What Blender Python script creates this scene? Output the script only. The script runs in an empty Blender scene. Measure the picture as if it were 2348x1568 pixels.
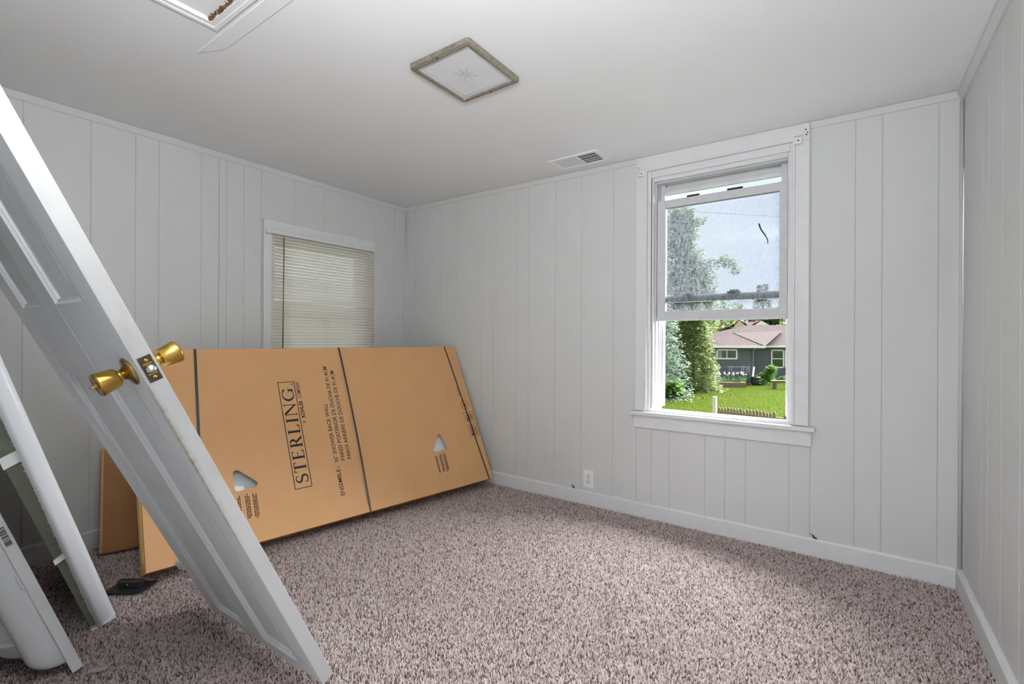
import bpy, math, random
import numpy as np
from mathutils import Vector, Matrix

scene = bpy.context.scene
COL = scene.collection
random.seed(7)
rng = np.random.default_rng(11)

# ------------------------------------------------------------------ camera
F_PX, CY_PX, YAW, ROLL = 1087.36, 777.63, -0.6176, 0.0053
CAM = Vector((3.1362, -2.8191, 1.0699))
fw = Vector((math.sin(YAW), math.cos(YAW), 0))
rt0 = Vector((math.cos(YAW), -math.sin(YAW), 0))
up0 = Vector((0, 0, 1))
rt = rt0 * math.cos(ROLL) + up0 * math.sin(ROLL)
upv = up0 * math.cos(ROLL) - rt0 * math.sin(ROLL)
cam = bpy.data.cameras.new('camera')
cam.sensor_width = 36.0
cam.lens = F_PX / 2348 * 36.0
cam.shift_y = -(784 - CY_PX) / 2348
cam.clip_start = 0.02
cam.clip_end = 400
cam_o = bpy.data.objects.new('camera', cam)
COL.objects.link(cam_o)
M = Matrix.Identity(4)
for i in range(3):
    M[i][0], M[i][1], M[i][2], M[i][3] = rt[i], upv[i], -fw[i], CAM[i]
cam_o.matrix_world = M
scene.camera = cam_o

# ------------------------------------------------------------------ world: bright overcast sky
SKY_STRENGTH = 0.88
world = bpy.data.worlds.new('overcast_sky')
scene.world = world
world.use_nodes = True
wn, wl = world.node_tree.nodes, world.node_tree.links
wn.clear()
wo = wn.new('ShaderNodeOutputWorld')
wb = wn.new('ShaderNodeBackground')
wtc = wn.new('ShaderNodeTexCoord')
wnz = wn.new('ShaderNodeTexNoise')
wnz.inputs['Scale'].default_value = 3.0
wnz.inputs['Detail'].default_value = 6
wr = wn.new('ShaderNodeValToRGB')
wr.color_ramp.elements[0].position = 0.35
wr.color_ramp.elements[0].color = (0.66, 0.74, 0.86, 1)
wr.color_ramp.elements[1].position = 0.65
wr.color_ramp.elements[1].color = (0.90, 0.93, 0.98, 1)
wb.inputs['Strength'].default_value = SKY_STRENGTH
wl.new(wtc.outputs['Generated'], wnz.inputs['Vector'])
wl.new(wnz.outputs['Fac'], wr.inputs['Fac'])
wl.new(wr.outputs['Color'], wb.inputs['Color'])
wl.new(wb.outputs['Background'], wo.inputs['Surface'])

# veiled sun behind the clouds (large soft disc)
SUN_STRENGTH, SUN_ANGLE = 42.0, 74
sun = bpy.data.lights.new('veiled_sun', 'SUN')
sun.energy = SUN_STRENGTH
sun.angle = math.radians(SUN_ANGLE)
sun.color = (0.975, 0.985, 1.0)
sun_o = bpy.data.objects.new('veiled_sun', sun)
COL.objects.link(sun_o)
sun_o.rotation_euler = Vector((-0.22, -0.80, -0.62)).to_track_quat('-Z', 'Y').to_euler()

# fill lamp added behind the open doorway to brighten the room, out of view
hall = bpy.data.lights.new('hall_fill_lamp', 'AREA')
hall.shape = 'RECTANGLE'
hall.size, hall.size_y = 0.80, 1.85
hall.energy = 16
hall.color = (0.95, 0.975, 1.0)
hall_o = bpy.data.objects.new('hall_fill_lamp', hall)
COL.objects.link(hall_o)
hall_o.location = (3.02, -3.45, 1.02)
hall_o.rotation_euler = (math.radians(90), 0, math.radians(14))      # faces into the room, towards the left wall

# the photographer's flash head, beside and above the camera, bounced off the ceiling
flash = bpy.data.lights.new('bounce_flash', 'AREA')
flash.shape = 'DISK'
flash.size = 0.30
flash.energy = 32
flash.color = (0.96, 0.98, 1.0)
flash_o = bpy.data.objects.new('bounce_flash', flash)
COL.objects.link(flash_o)
flash_o.location = (2.95, -2.78, 1.62)
flash_o.rotation_euler = Vector((-0.48, 0.16, 0.86)).to_track_quat('-Z', 'Y').to_euler()

scene.view_settings.view_transform = 'Standard'
scene.view_settings.look = 'None'
scene.view_settings.exposure = 0.54
scene.view_settings.gamma = 1.0
scene.view_settings.use_curve_mapping = False
scene.cycles.max_bounces = 14
scene.cycles.diffuse_bounces = 8
scene.cycles.transparent_max_bounces = 16
scene.cycles.caustics_reflective = False
scene.cycles.caustics_refractive = False

# ------------------------------------------------------------------ helpers
def lin(r, g=None, b=None):
    if g is None:
        g = b = r
    out = []
    for c in (r, g, b):
        c /= 255.0
        out.append(c / 12.92 if c <= 0.04045 else ((c + 0.055) / 1.055) ** 2.4)
    return (*out, 1.0)

def sc(c, k):
    return (c[0] * k, c[1] * k, c[2] * k, 1.0)

MATS = {}
def mat(name, color, rough=0.6, metal=0.0, noise=None, bump=None, spec=0.5, translucent=0.0):
    """noise=(scale, color2, lo, hi [, stretch]); bump=(scale, strength, distance [, stretch])"""
    if name in MATS:
        return MATS[name]
    m = bpy.data.materials.new(name)
    m.use_nodes = True
    nt = m.node_tree
    N, Lk = nt.nodes, nt.links
    b = N['Principled BSDF']
    b.inputs['Base Color'].default_value = color
    b.inputs['Roughness'].default_value = rough
    b.inputs['Metallic'].default_value = metal
    b.inputs['Specular IOR Level'].default_value = spec
    tc = None
    if noise or bump:
        tc = N.new('ShaderNodeTexCoord')
    def vec(stretch):
        if stretch is None:
            return tc.outputs['Object']
        mp = N.new('ShaderNodeMapping')
        mp.inputs['Scale'].default_value = stretch
        Lk.new(tc.outputs['Object'], mp.inputs['Vector'])
        return mp.outputs['Vector']
    if noise:
        t = N.new('ShaderNodeTexNoise')
        t.inputs['Scale'].default_value = noise[0]
        t.inputs['Detail'].default_value = 6
        t.inputs['Roughness'].default_value = 0.65
        Lk.new(vec(noise[4] if len(noise) > 4 else None), t.inputs['Vector'])
        r = N.new('ShaderNodeValToRGB')
        r.color_ramp.elements[0].position = noise[2]
        r.color_ramp.elements[1].position = noise[3]
        r.color_ramp.elements[0].color = color
        r.color_ramp.elements[1].color = noise[1]
        Lk.new(t.outputs['Fac'], r.inputs['Fac'])
        Lk.new(r.outputs['Color'], b.inputs['Base Color'])
    if bump:
        t = N.new('ShaderNodeTexNoise')
        t.inputs['Scale'].default_value = bump[0]
        t.inputs['Detail'].default_value = 4
        Lk.new(vec(bump[3] if len(bump) > 3 else None), t.inputs['Vector'])
        bp = N.new('ShaderNodeBump')
        bp.inputs['Strength'].default_value = bump[1]
        bp.inputs['Distance'].default_value = bump[2]
        Lk.new(t.outputs['Fac'], bp.inputs['Height'])
        Lk.new(bp.outputs['Normal'], b.inputs['Normal'])
    if translucent:
        tl = N.new('ShaderNodeBsdfTranslucent')
        tl.inputs['Color'].default_value = color
        mx = N.new('ShaderNodeMixShader')
        mx.inputs['Fac'].default_value = translucent
        out = N['Material Output']
        Lk.new(b.outputs['BSDF'], mx.inputs[1])
        Lk.new(tl.outputs['BSDF'], mx.inputs[2])
        Lk.new(mx.outputs['Shader'], out.inputs['Surface'])
    MATS[name] = m
    return m

def island_mat(name, stops, rough=0.9, translucent=0.0, spec=0.2):
    """colour differs from tuft to tuft / leaf to leaf"""
    m = bpy.data.materials.new(name)
    m.use_nodes = True
    N, Lk = m.node_tree.nodes, m.node_tree.links
    b = N['Principled BSDF']
    b.inputs['Roughness'].default_value = rough
    b.inputs['Specular IOR Level'].default_value = spec
    g = N.new('ShaderNodeNewGeometry')
    r = N.new('ShaderNodeValToRGB')
    while len(r.color_ramp.elements) < len(stops):
        r.color_ramp.elements.new(0.5)
    for el, (p, c) in zip(r.color_ramp.elements, stops):
        el.position = p
        el.color = c
    Lk.new(g.outputs['Random Per Island'], r.inputs['Fac'])
    Lk.new(r.outputs['Color'], b.inputs['Base Color'])
    if translucent:
        tl = N.new('ShaderNodeBsdfTranslucent')
        Lk.new(r.outputs['Color'], tl.inputs['Color'])
        mx = N.new('ShaderNodeMixShader')
        mx.inputs['Fac'].default_value = translucent
        Lk.new(b.outputs['BSDF'], mx.inputs[1])
        Lk.new(tl.outputs['BSDF'], mx.inputs[2])
        Lk.new(mx.outputs['Shader'], N['Material Output'].inputs['Surface'])
    return m

def glass_mat(name, tint, dirt, dirt_scale, lo, hi, dirt_max):
    """thin window pane: clear transmission, weak mirror reflection, patches of dried dirt that scatter light"""
    m = bpy.data.materials.new(name)
    m.use_nodes = True
    N, Lk = m.node_tree.nodes, m.node_tree.links
    N.clear()
    out = N.new('ShaderNodeOutputMaterial')
    tr = N.new('ShaderNodeBsdfTransparent')
    tr.inputs['Color'].default_value = tint
    gl = N.new('ShaderNodeBsdfGlossy')
    gl.inputs['Roughness'].default_value = 0.05
    fr = N.new('ShaderNodeFresnel')
    fr.inputs['IOR'].default_value = 1.35
    mx = N.new('ShaderNodeMixShader')
    Lk.new(fr.outputs['Fac'], mx.inputs['Fac'])
    Lk.new(tr.outputs['BSDF'], mx.inputs[1])
    Lk.new(gl.outputs['BSDF'], mx.inputs[2])
    tl = N.new('ShaderNodeBsdfTranslucent')
    tl.inputs['Color'].default_value = dirt
    tc = N.new('ShaderNodeTexCoord')
    mp = N.new('ShaderNodeMapping')
    mp.inputs['Scale'].default_value = (1, 1, 0.55)
    nz = N.new('ShaderNodeTexNoise')
    nz.inputs['Scale'].default_value = dirt_scale
    nz.inputs['Detail'].default_value = 8
    nz.inputs['Roughness'].default_value = 0.75
    nz.inputs['Distortion'].default_value = 1.2
    mr = N.new('ShaderNodeMapRange')
    mr.inputs['From Min'].default_value = lo
    mr.inputs['From Max'].default_value = hi
    mr.inputs['To Min'].default_value = 0.02
    mr.inputs['To Max'].default_value = dirt_max
    mx2 = N.new('ShaderNodeMixShader')
    Lk.new(tc.outputs['Object'], mp.inputs['Vector'])
    Lk.new(mp.outputs['Vector'], nz.inputs['Vector'])
    Lk.new(nz.outputs['Fac'], mr.inputs['Value'])
    Lk.new(mr.outputs['Result'], mx2.inputs['Fac'])
    Lk.new(mx.outputs['Shader'], mx2.inputs[1])
    Lk.new(tl.outputs['BSDF'], mx2.inputs[2])
    Lk.new(mx2.outputs['Shader'], out.inputs['Surface'])
    return m

class MB:
    """collects shapes for ONE mesh object"""
    def __init__(self):
        self.v, self.f, self.s = [], [], []
    def add(self, verts, faces, smooth=False):
        o = len(self.v)
        self.v += [tuple(p) for p in verts]
        self.f += [tuple(i + o for i in fc) for fc in faces]
        self.s += [smooth] * len(faces)
        return self
    def box(self, lo, hi):
        x0, y0, z0 = lo
        x1, y1, z1 = hi
        return self.hexa([(x0, y0, z0), (x1, y0, z0), (x1, y1, z0), (x0, y1, z0),
                          (x0, y0, z1), (x1, y0, z1), (x1, y1, z1), (x0, y1, z1)])
    def hexa(self, p):
        return self.add(p, [(3, 2, 1, 0), (4, 5, 6, 7), (0, 1, 5, 4), (1, 2, 6, 5), (2, 3, 7, 6), (3, 0, 4, 7)])
    def obox(self, o, ex, ey, ez):
        o, ex, ey, ez = Vector(o), Vector(ex), Vector(ey), Vector(ez)
        return self.hexa([o, o + ex, o + ex + ey, o + ey, o + ez, o + ex + ez, o + ex + ey + ez, o + ey + ez])
    def quad(self, a, b, c, d):
        return self.add([a, b, c, d], [(0, 1, 2, 3)])
    def prism(self, poly, axis, lo, hi, smooth=False):
        """poly of 2d points in the two other axes (in x<y<z order), swept lo..hi along axis"""
        n = len(poly)
        def mk(p, t):
            q = list(p)
            q.insert(axis, t)
            return tuple(q)
        vs = [mk(p, lo) for p in poly] + [mk(p, hi) for p in poly]
        fs = [tuple(range(n)), tuple(range(2 * n - 1, n - 1, -1))]
        fs += [(i, i + n, (i + 1) % n + n, (i + 1) % n) for i in range(n)]
        return self.add(vs, fs, smooth)
    def tube(self, pts, r, n=8, cap=True, smooth=True):
        pts = [Vector(p) for p in pts]
        rr = r if isinstance(r, (list, tuple)) else [r] * len(pts)
        vs, fs = [], []
        t0 = (pts[1] - pts[0]).normalized()
        ref = Vector((0, 0, 1)) if abs(t0.z) < 0.9 else Vector((1, 0, 0))
        for i, p in enumerate(pts):
            t = (pts[min(i + 1, len(pts) - 1)] - pts[max(i - 1, 0)]).normalized()
            a = t.cross(ref).normalized()
            b = t.cross(a)
            for k in range(n):
                an = 2 * math.pi * k / n
                vs.append(p + (a * math.cos(an) + b * math.sin(an)) * rr[i])
        for i in range(len(pts) - 1):
            for k in range(n):
                fs.append((i * n + k, i * n + (k + 1) % n, (i + 1) * n + (k + 1) % n, (i + 1) * n + k))
        if cap:
            fs.append(tuple(range(n - 1, -1, -1)))
            fs.append(tuple((len(pts) - 1) * n + k for k in range(n)))
        return self.add(vs, fs, smooth)
    def lathe(self, prof, o, ax, n=20):
        """prof [(radius, distance along ax)]"""
        o, ax = Vector(o), Vector(ax).normalized()
        ref = Vector((0, 0, 1)) if abs(ax.z) < 0.9 else Vector((1, 0, 0))
        a = ax.cross(ref).normalized()
        b = ax.cross(a)
        vs, fs = [], []
        for r, h in prof:
            for k in range(n):
                an = 2 * math.pi * k / n
                vs.append(o + ax * h + (a * math.cos(an) + b * math.sin(an)) * r)
        for i in range(len(prof) - 1):
            for k in range(n):
                fs.append((i * n + k, i * n + (k + 1) % n, (i + 1) * n + (k + 1) % n, (i + 1) * n + k))
        fs.append(tuple(range(n - 1, -1, -1)))
        fs.append(tuple((len(prof) - 1) * n + k for k in range(n)))
        return self.add(vs, fs, True)
    def mesh(self, name):
        me = bpy.data.meshes.new(name)
        me.from_pydata(self.v, [], self.f)
        me.polygons.foreach_set('use_smooth', self.s)
        me.update()
        import bmesh
        bm = bmesh.new()
        bm.from_mesh(me)
        bmesh.ops.recalc_face_normals(bm, faces=bm.faces)
        bm.to_mesh(me)
        bm.free()
        return me
    def build(self, name, material, parent=None, bevel=0.0, seg=2):
        return link(name, self.mesh(name), material, parent, bevel, seg)

def link(name, me, material, parent=None, bevel=0.0, seg=2):
    if material is not None and not me.materials:
        me.materials.append(material)
    o = bpy.data.objects.new(name, me)
    COL.objects.link(o)
    if parent is not None:
        o.parent = parent
    if bevel:
        md = o.modifiers.new('bevel', 'BEVEL')
        md.width = bevel
        md.segments = seg
        md.limit_method = 'ANGLE'
        md.angle_limit = math.radians(40)
    return o

def np_mesh(name, verts, faces, material, parent=None):
    """fast mesh from numpy arrays; faces (n,k)"""
    me = bpy.data.meshes.new(name)
    nf, k = faces.shape
    me.vertices.add(len(verts))
    me.vertices.foreach_set('co', verts.astype(np.float32).ravel())
    me.loops.add(nf * k)
    me.loops.foreach_set('vertex_index', faces.astype(np.int32).ravel())
    me.polygons.add(nf)
    me.polygons.foreach_set('loop_start', np.arange(0, nf * k, k, dtype=np.int32))
    me.update(calc_edges=True)
    me.validate()
    return link(name, me, material, parent)

def empty(name, loc=(0, 0, 0), axes=None):
    o = bpy.data.objects.new(name, None)
    COL.objects.link(o)
    o.empty_display_size = 0.1
    if axes:
        m = Matrix.Identity(4)
        for i in range(3):
            m[i][0], m[i][1], m[i][2], m[i][3] = axes[0][i], axes[1][i], axes[2][i], loc[i]
        o.matrix_world = m
    else:
        o.location = loc
    return o

def tag(o, label, cat, group=None, kind=None):
    o['label'] = label
    o['category'] = cat
    if group:
        o['group'] = group
    if kind:
        o['kind'] = kind
    return o

def struct(o, label, cat):
    return tag(o, label, cat, kind='structure')

# ------------------------------------------------------------------ materials
WALL = mat('wall_paint', lin(200, 201, 200), 0.55, noise=(2.2, lin(196, 197, 195), 0.35, 0.75), bump=(60, 0.06, 0.002))
WALLM = mat('matte_wall_paint', lin(196, 197, 196), 0.95, spec=0.1)
WALLB = mat('wall_backing', lin(192, 193, 192), 0.7)
CEIL = mat('ceiling_paint', lin(226, 227, 228), 0.8, noise=(1.6, lin(222, 223, 223), 0.3, 0.8), bump=(140, 0.08, 0.002))
TRIM = mat('white_trim_paint', lin(210, 211, 212), 0.5, noise=(14, lin(204, 204, 202), 0.45, 0.8), bump=(40, 0.05, 0.002))
SASH = mat('sash_paint', lin(194, 195, 197), 0.55, noise=(22, lin(180, 179, 176), 0.5, 0.85))
DOORW = mat('door_paint', lin(224, 227, 231), 0.42, noise=(3.5, lin(212, 214, 215), 0.45, 0.85, (3, 3, 0.7)), bump=(30, 0.06, 0.002, (6, 6, 0.6)))
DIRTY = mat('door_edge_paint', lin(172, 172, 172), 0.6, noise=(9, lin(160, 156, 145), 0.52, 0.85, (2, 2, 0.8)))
def grime(m, y_lo):
    """hand grime rubbed into the paint beside and below the latch"""
    N, Lk = m.node_tree.nodes, m.node_tree.links
    b = N['Principled BSDF']
    src = b.inputs['Base Color'].links[0].from_socket
    tc = N.new('ShaderNodeTexCoord')
    sp = N.new('ShaderNodeSeparateXYZ')
    Lk.new(tc.outputs['Object'], sp.inputs[0])
    def ramp(sock, a, b_, lo=0.0, hi=1.0):
        r = N.new('ShaderNodeMapRange')
        r.interpolation_type = 'SMOOTHSTEP'
        r.inputs['From Min'].default_value, r.inputs['From Max'].default_value = a, b_
        r.inputs['To Min'].default_value, r.inputs['To Max'].default_value = lo, hi
        Lk.new(sock, r.inputs['Value'])
        return r.outputs['Result']
    def mul(a, b_):
        x = N.new('ShaderNodeMath')
        x.operation = 'MULTIPLY'
        Lk.new(a, x.inputs[0])
        Lk.new(b_, x.inputs[1])
        return x.outputs[0]
    nz = N.new('ShaderNodeTexNoise')
    nz.inputs['Scale'].default_value = 60
    nz.inputs['Detail'].default_value = 3
    Lk.new(tc.outputs['Object'], nz.inputs['Vector'])
    k = mul(mul(ramp(sp.outputs['Z'], .45, .85), ramp(sp.outputs['Z'], 1.10, 1.00)), mul(ramp(sp.outputs[y_lo[0]], y_lo[1], y_lo[2]), ramp(nz.outputs['Fac'], .15, .85)))
    mx = N.new('ShaderNodeMix')
    mx.data_type = 'RGBA'
    Lk.new(k, mx.inputs['Factor'])
    Lk.new(src, mx.inputs['A'])
    mx.inputs['B'].default_value = lin(150, 137, 110)
    Lk.new(mx.outputs['Result'], b.inputs['Base Color'])
    return m
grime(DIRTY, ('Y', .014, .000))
grime(DOORW, ('X', -.030, .000))
KRAFT = mat('kraft_cardboard', lin(206, 159, 110), 0.7, noise=(5, lin(200, 151, 101), 0.3, 0.8), bump=(300, 0.12, 0.001, (1, 1, 0.03)))
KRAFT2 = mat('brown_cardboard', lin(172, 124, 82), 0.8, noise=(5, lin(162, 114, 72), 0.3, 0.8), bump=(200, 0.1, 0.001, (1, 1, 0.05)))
CUT = mat('cardboard_edge', lin(150, 110, 74), 0.9)
INK = mat('black_ink', lin(38, 38, 42), 0.8)
INK2 = mat('brown_black_ink', lin(74, 52, 42), 0.8)
STRAP = mat('black_strapping', lin(52, 50, 50), 0.3, spec=0.7)
BRASS = mat('polished_brass', lin(206, 168, 84), 0.16, 1.0, noise=(40, lin(170, 130, 60), 0.5, 0.85))
BRASS2 = mat('aged_brass', lin(178, 152, 96), 0.28, 1.0)
BRONZE = mat('bronze_plate', lin(92, 82, 66), 0.4, 0.8, noise=(60, lin(72, 62, 48), 0.4, 0.8))
CHROME = mat('worn_steel', lin(190, 192, 196), 0.2, 1.0)
ACRYL = mat('white_acrylic', lin(222, 225, 228), 0.3)
FIBRE = mat('raw_fibreglass', lin(122, 126, 110), 0.7, noise=(18, lin(104, 108, 92), 0.4, 0.8))
FRINGE = mat('torn_fibreglass', lin(226, 228, 226), 0.8)
BLACKP = mat('black_plastic', lin(38, 39, 42), 0.35)
FRAME = mat('tarnished_fixture_metal', lin(170, 164, 150), 0.32, 0.75, noise=(50, lin(128, 116, 92), 0.45, 0.8))
FROST = mat('frosted_diffuser', lin(212, 213, 215), 0.35)
ETCH = mat('etched_line', lin(150, 151, 154), 0.5)
VENTW = mat('vent_white', lin(226, 226, 226), 0.4)
DARK = mat('dark_void', lin(30, 30, 32), 0.9)
PLATE = mat('outlet_plastic', lin(224, 224, 220), 0.35)
SLAT = mat('blind_slat', lin(246, 243, 237), 0.45, translucent=0.72)
WAND = mat('smoky_wand', lin(112, 108, 104), 0.25)
YTAPE = mat('yellow_tape', lin(228, 210, 98), 0.5)
INSUL = mat('brown_insulation', lin(120, 84, 56), 0.95, noise=(60, lin(86, 58, 38), 0.4, 0.7))
CARPET_BASE = mat('carpet_backing', lin(108, 90, 80), 0.95)
CARPET = island_mat('carpet_yarn', [(0.0, lin(92, 74, 66)), (0.12, lin(132, 112, 104)), (0.28, lin(172, 155, 150)), (0.7, lin(194, 180, 178)), (1.0, lin(212, 201, 200))], 0.95)
GLASS_DIRTY = glass_mat('dirty_pane', (0.86, 0.88, 0.90, 1), (0.13, 0.137, 0.146, 1), 70, 0.44, 0.62, 0.40)
GLASS = glass_mat('clear_pane', (0.95, 0.96, 0.97, 1), (0.12, 0.125, 0.13, 1), 10, 0.5, 0.8, 0.06)

# ------------------------------------------------------------------ room shell
W, YF = 3.5402, -2.86            # right wall plane, front wall plane (behind the camera)
HB = 0.082                       # baseboard height
def zc(x):
    return 2.2 - 0.0104 * x      # the old ceiling sags a little to the right
TH = 0.14
PT = 0.004                       # panel thickness

floor = MB().box((-TH, YF - 0.5, -0.12), (W + TH, TH, -0.014)).build('floor', CARPET_BASE)
struct(floor, 'beige and brown flecked carpet floor across the room', 'floor')

# carpet pile: short twisted yarn tufts
def carpet():
    sp = 0.0062
    nx, ny = int((W - 0.012) / sp), int((0 - YF - 0.012) / sp)
    gx, gy = np.meshgrid(np.arange(nx), np.arange(ny))
    n = gx.size
    X = 0.006 + (gx.ravel() + 0.5 + rng.uniform(-0.45, 0.45, n)) * sp
    Y = YF + 0.006 + (gy.ravel() + 0.5 + rng.uniform(-0.45, 0.45, n)) * sp
    an = rng.uniform(0, 2 * np.pi, n)
    r = rng.uniform(0.0032, 0.0052, n)
    h = rng.uniform(0.006, 0.014, n)
    tx, ty = rng.normal(0, 0.0028, n), rng.normal(0, 0.0028, n)
    V = np.zeros((n, 5, 3))
    for k in range(4):
        a = an + k * np.pi / 2
        V[:, k, 0] = X + np.cos(a) * r
        V[:, k, 1] = Y + np.sin(a) * r * 0.8
        V[:, k, 2] = -0.0135
    V[:, 4, 0], V[:, 4, 1], V[:, 4, 2] = X + tx, Y + ty, -0.0135 + h
    base = (np.arange(n) * 5)[:, None, None]
    Fc = np.array([[0, 1, 4], [1, 2, 4], [2, 3, 4], [3, 0, 4]])[None] + base
    o = np_mesh('carpet_pile', V.reshape(-1, 3), Fc.reshape(-1, 3), CARPET, floor)
    o['kind'] = 'stuff'
carpet()

ceiling = MB()
HX0, HX1, HY0, HY1 = 1.285, 1.95, -2.72, -2.062      # attic hatch opening
def cslab(x0, x1, y0, y1):
    ceiling.hexa([(x0, y0, zc(x0)), (x1, y0, zc(x1)), (x1, y1, zc(x1)), (x0, y1, zc(x0)),
                  (x0, y0, zc(x0) + .10), (x1, y0, zc(x1) + .10), (x1, y1, zc(x1) + .10), (x0, y1, zc(x0) + .10)])
cslab(-TH, HX0, YF - .5, TH)
cslab(HX1, W + TH, YF - .5, TH)
cslab(HX0, HX1, HY1, TH)
cslab(HX0, HX1, YF - .5, HY0)
ceiling = ceiling.build('ceiling', CEIL)
struct(ceiling, 'flat off-white painted ceiling of the room', 'ceiling')

# window openings
WX0, WX1, WZ0, WZ1 = 2.160, 2.893, 0.640, 2.055       # back wall window
LY0, LY1, LZ0, LZ1 = -1.178, -0.400, 0.700, 1.775     # left wall window

m = MB()
zt = 2.24
for (x0, x1, z0, z1) in ((-TH, WX0, -.12, zt), (WX1, W + TH, -.12, zt), (WX0, WX1, -.12, WZ0), (WX0, WX1, WZ1, zt)):
    m.box((x0, PT - 0.001, z0), (x1, TH, z1))
wall_back = m.build('wall_back', WALLB)
struct(wall_back, 'grey panelled back wall holding the half-open window', 'wall')
m = MB()
for (y0, y1, z0, z1) in ((YF - .5, LY0, -.12, zt), (LY1, TH, -.12, zt), (LY0, LY1, -.12, LZ0), (LY0, LY1, LZ1, zt)):
    m.box((-TH, y0, z0), (-PT + 0.001, y1, z1))
wall_left = m.build('wall_left', WALLB)
struct(wall_left, 'grey panelled left wall behind the leaning cartons', 'wall')
wall_right = MB().box((W + PT - .001, YF - .5, -.12), (W + TH, TH, zt)).build('wall_right', WALLB)
struct(wall_right, 'pale grey panelled right wall at the photo edge', 'wall')
DX0, DX1, DZ = 2.60, 3.46, 2.0
m = MB()
for (x0, x1, z0, z1) in ((-TH, DX0, -.12, zt), (DX1, W + TH, -.12, zt), (DX0, DX1, DZ, zt)):
    m.box((x0, YF - TH, z0), (x1, YF, z1))
wall_front = m.build('wall_front', WALL)
struct(wall_front, 'grey wall with the doorway the camera stands in', 'wall')

# panelling: every board between two grooves is its own piece
GAP = 0.0009
def boards(parent, axis, plane, sign, cuts, z0, z1, name='panel'):
    for a, b in zip(cuts[:-1], cuts[1:]):
        a2, b2 = a + GAP, b - GAP
        m = MB()
        za = z1(a2) if callable(z1) else z1
        zb = z1(b2) if callable(z1) else z1
        p0, p1 = plane, plane + sign * PT
        if axis == 'x':
            m.hexa([(a2, p0, z0), (b2, p0, z0), (b2, p1, z0), (a2, p1, z0), (a2, p0, za), (b2, p0, zb), (b2, p1, zb), (a2, p1, za)])
        else:
            m.hexa([(p0, a2, z0), (p1, a2, z0), (p1, b2, z0), (p0, b2, z0), (p0, a2, za), (p1, a2, za), (p1, b2, zb), (p0, b2, zb)])
        m.build(name, WALL, parent, bevel=0.0012, seg=1)

topB = lambda x: zc(x) - 0.002
boards(wall_back, 'x', 0.0, 1, [0.0, .114, .416, .587, .846, .960, 1.171, 1.277, 1.495, 1.694, 1.919, 2.073], 0.07, topB)
boards(wall_back, 'x', 0.0, 1, [2.979, 3.159, 3.262, 3.460, W], 0.07, topB)
boards(wall_back, 'x', 0.0, 1, [2.073, 2.168, 2.275, 2.476, 2.581, 2.684, 2.888, 2.979], 0.07, 0.60)
boards(wall_left, 'y', 0.0, -1, [YF, -2.62, -2.34, -2.098, -1.913, -1.806, -1.595, -1.497, -1.454, -1.351, -1.241], 0.07, 2.198)
boards(wall_left, 'y', 0.0, -1, [-1.241, -1.014, -.786, -.349], 1.80, 2.198)
boards(wall_left, 'y', 0.0, -1, [-1.241, -1.014, -.786, -.349], 0.07, 0.62)
boards(wall_left, 'y', 0.0, -1, [-.349, -.124, 0.0], 0.07, 2.198)
boards(wall_right, 'y', W, 1, [YF, -2.5, -2.2, -2.0, -1.75, -1.62, -1.4, -1.2, -1.05, -.852, -.645, -.462, -.360, -.05, 0.0], 0.07, zc(W) - .002)

# crown strips, baseboards, corner beads
def sprof(d, h):
    return [(0, 0), (d, 0), (d, -h * 0.35), (d * 0.55, -h * 0.8), (d * 0.35, -h), (0, -h)]
def crown_x(x0, x1, name, label):
    pr = sprof(0.016, 0.030)
    vs = [(x, -dy, zc(x) - 0.0015 + dz) for x in (x0, x1) for dy, dz in pr]
    n = len(pr)
    m = MB().add(vs, [tuple(range(n)), tuple(range(2 * n - 1, n - 1, -1))] + [(i, (i + 1) % n, (i + 1) % n + n, i + n) for i in range(n)])
    struct(m.build(name, WALL), label, 'trim')
crown_x(0.016, 2.070, 'trim_1', 'grey crown strip along the back wall left of the window')
crown_x(2.974, W - 0.012, 'trim_2', 'grey crown strip along the back wall right of the window')
m = MB().prism([(0 + d, zc(0) - 0.0015 + z) for d, z in sprof(0.016, 0.034)], 1, YF, -0.001)
struct(m.build('trim_3', WALL), 'grey crown strip along the top of the left wall', 'trim')
m = MB().prism([(W - d, zc(W) - 0.0015 + z) for d, z in sprof(0.022, 0.042)], 1, YF, -0.001)
struct(m.build('trim_4', WALL), 'grey crown strip along the top of the right wall', 'trim')

def bprof(d, h):
    return [(0, -0.014), (d, -0.014), (d, h - 0.010), (d * 0.7, h - 0.002), (d * 0.35, h), (0, h)]
m = MB().prism([(-d, z) for d, z in bprof(0.014, HB)], 0, 0.016, W - 0.020)
struct(m.build('baseboard_back', TRIM), 'white painted baseboard along the back wall', 'baseboard')
m = MB().prism([(d, z) for d, z in bprof(0.014, 0.088)], 1, YF, -0.001)
struct(m.build('baseboard_left', TRIM), 'white painted baseboard along the left wall', 'baseboard')
m = MB().prism([(W - d, z) for d, z in bprof(0.019, HB)], 1, YF, -0.001)
struct(m.build('baseboard_right', TRIM), 'white painted baseboard along the right wall', 'baseboard')
m = MB().tube([(W - 0.007, -0.007, HB + .001), (W - 0.007, -0.007, zc(W) - 0.045)], 0.007, 8)
struct(m.build('trim_5', WALLM), 'thin corner bead between back and right walls', 'trim')
m = MB().tube([(0.005, -0.005, HB + .01), (0.005, -0.005, zc(0) - 0.036)], 0.005, 8)
struct(m.build('trim_6', WALLM), 'thin corner bead between left and back walls', 'trim')
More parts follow.
